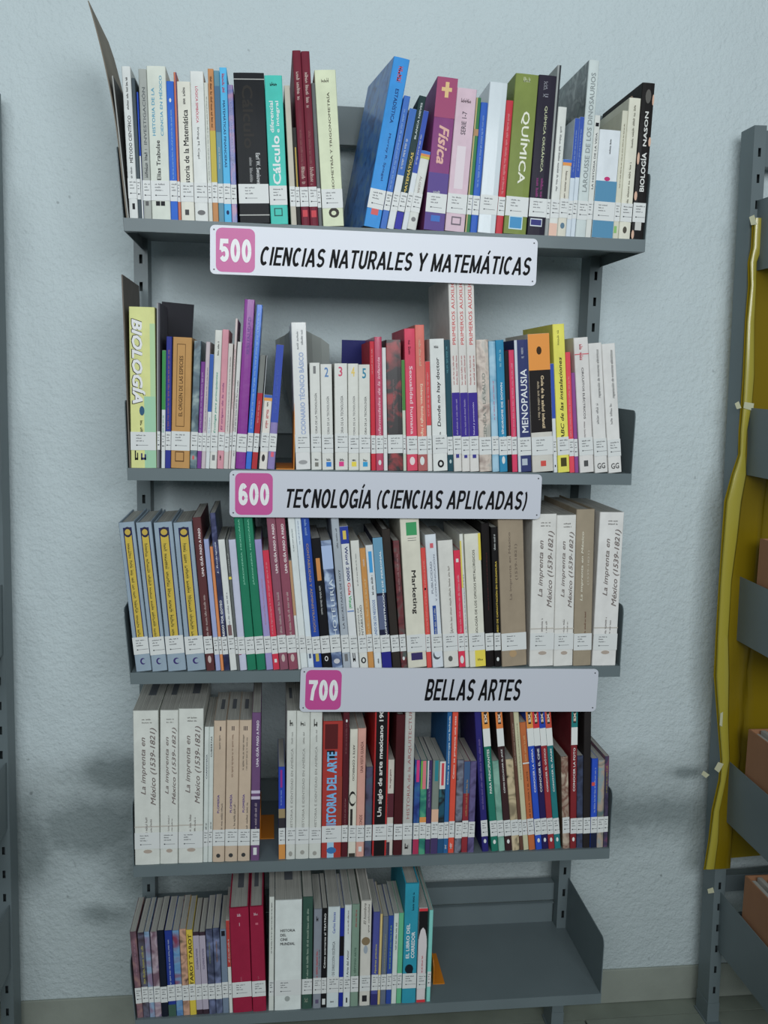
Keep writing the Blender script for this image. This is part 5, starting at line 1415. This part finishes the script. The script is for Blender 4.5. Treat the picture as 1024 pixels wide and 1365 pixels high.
# the rolled hem along the upright, and white tape that holds it
v, f = [], []
K8 = 8
for j, p in enumerate(pts):
    rad = 0.006 + 0.005 * (0.5 + 0.5 * math.sin(j * 1.3 + 1)) + (0.006 if 9 <= j <= 14 else 0)
    for i in range(K8):
        a = 2 * math.pi * i / K8
        v.append((p.x + 0.002 + rad * (1 + math.cos(a)), 0.2110 + 0.003 * math.sin(a), p.z))
for j in range(len(pts) - 1):
    for i in range(K8):
        i2 = (i + 1) % K8
        f.append((j * K8 + i, j * K8 + i2, (j + 1) * K8 + i2, (j + 1) * K8 + i))
build('rolled_hem', v, f, mat('folded_yellow_film', (172, 160, 60), rough=0.25, gain=1.0, coat=0.5), film, smooth=True)
TAPE = mat('white_tape', (190, 190, 160), rough=0.3, gain=1.1)
for (px, py, w, hh, ro) in ((1004, 293, .012, .018, .3), (999, 541, .022, .014, -.2), (984, 540, .010, .014, .4), (959, 1022, .014, .02, -.5), (940, 1032, .010, .016, .9), (948, 1187, .014, .012, .2), (962, 958, .006, .03, 0)):
    p = at(px, py, 0.2065)
    c_, s_ = math.cos(ro), math.sin(ro)
    v = []
    f = []
    for yy in (0, 0.0006):
        for (a, b_) in ((-w / 2, -hh / 2), (w / 2, -hh / 2 * 1.2), (w / 2 * .8, hh / 2), (-w / 2 * 1.1, hh / 2 * .8)):
            v.append((p.x + a * c_ - b_ * s_, 0.2065 + yy, p.z + a * s_ + b_ * c_))
    f = [(0, 1, 2, 3), (7, 6, 5, 4), (0, 4, 5, 1), (1, 5, 6, 2), (2, 6, 7, 3), (3, 7, 4, 0)]
    build('tape_piece', v, f, TAPE, film)


def carton(px, py_top, sn_z, label, w=0.12, d=0.17, y=0.03, white=True):
    """open cardboard magazine file standing on a shelf of the right unit, just inside its side bracket"""
    xb = 1.263 - math.sin(math.radians(1.25)) * sn_z + 0.0035
    yr = 0.20
    for q in range(60):                       # depth at which the rear corner is seen at px
        if at(px, py_top, yr).x <= xb:
            break
        yr -= 0.003
    yr = min(0.205, yr)
    p = at(px, py_top, yr)
    p.x = xb
    y = max(0.004, yr - 0.15)
    d = yr - y
    h = p.z - sn_z
    r = empty('cardboard_box', (p.x, y, sn_z + 0.0002), label, 'box', 'cardboard boxes on the right unit')
    t = 0.003
    v, f = [], []
    box(v, f, 0, t, 0, d, 0, h)
    box(v, f, w - t, w, 0, d, 0, h)
    box(v, f, t, w - t, 0, t, 0, h)
    box(v, f, t, w - t, d - t, d, 0, h)
    box(v, f, t, w - t, t, d - t, 0, t)
    build('carton_walls', v, f, mat('brown_cardboard', (158, 112, 80), rough=0.85, gain=1.0, mottle=0.08, mscale=10), r)
    v, f = [], []
    for i in range(7):
        xx = 0.008 + i * 0.0135
        box(v, f, xx, xx + 0.010, 0.012, d - 0.012, 0.004, h * (0.97 + 0.04 * math.sin(i * 2.1)))
    build('papers', v, f, PAGES, r)
    return r


R3, R4, R5 = ZF - 0.772, ZF - 1.187, ZF - 1.499
carton(1013, 718, R3, 'Brown cardboard box on the middle shelf of the right unit, uppermost of three', y=.06, d=.14)
carton(998, 972, R4, 'Brown cardboard box on the fourth shelf of the right unit, behind the film edge', y=.06, d=.14)
carton(993, 1167, R5, 'Brown cardboard box on the lowest shelf of the right unit', y=.06, d=.14)

labels = {}
for o in bpy.data.objects:
    if o.get('label') and not o.parent:
        labels.setdefault(o['label'], []).append(o.name)
        nw = len(o['label'].split())
        if nw < 4 or nw > 16:
            print('LABEL LENGTH', nw, o['label'])
for a, b in labels.items():
    if len(b) > 1:
        print('DUPLICATE LABEL', a)
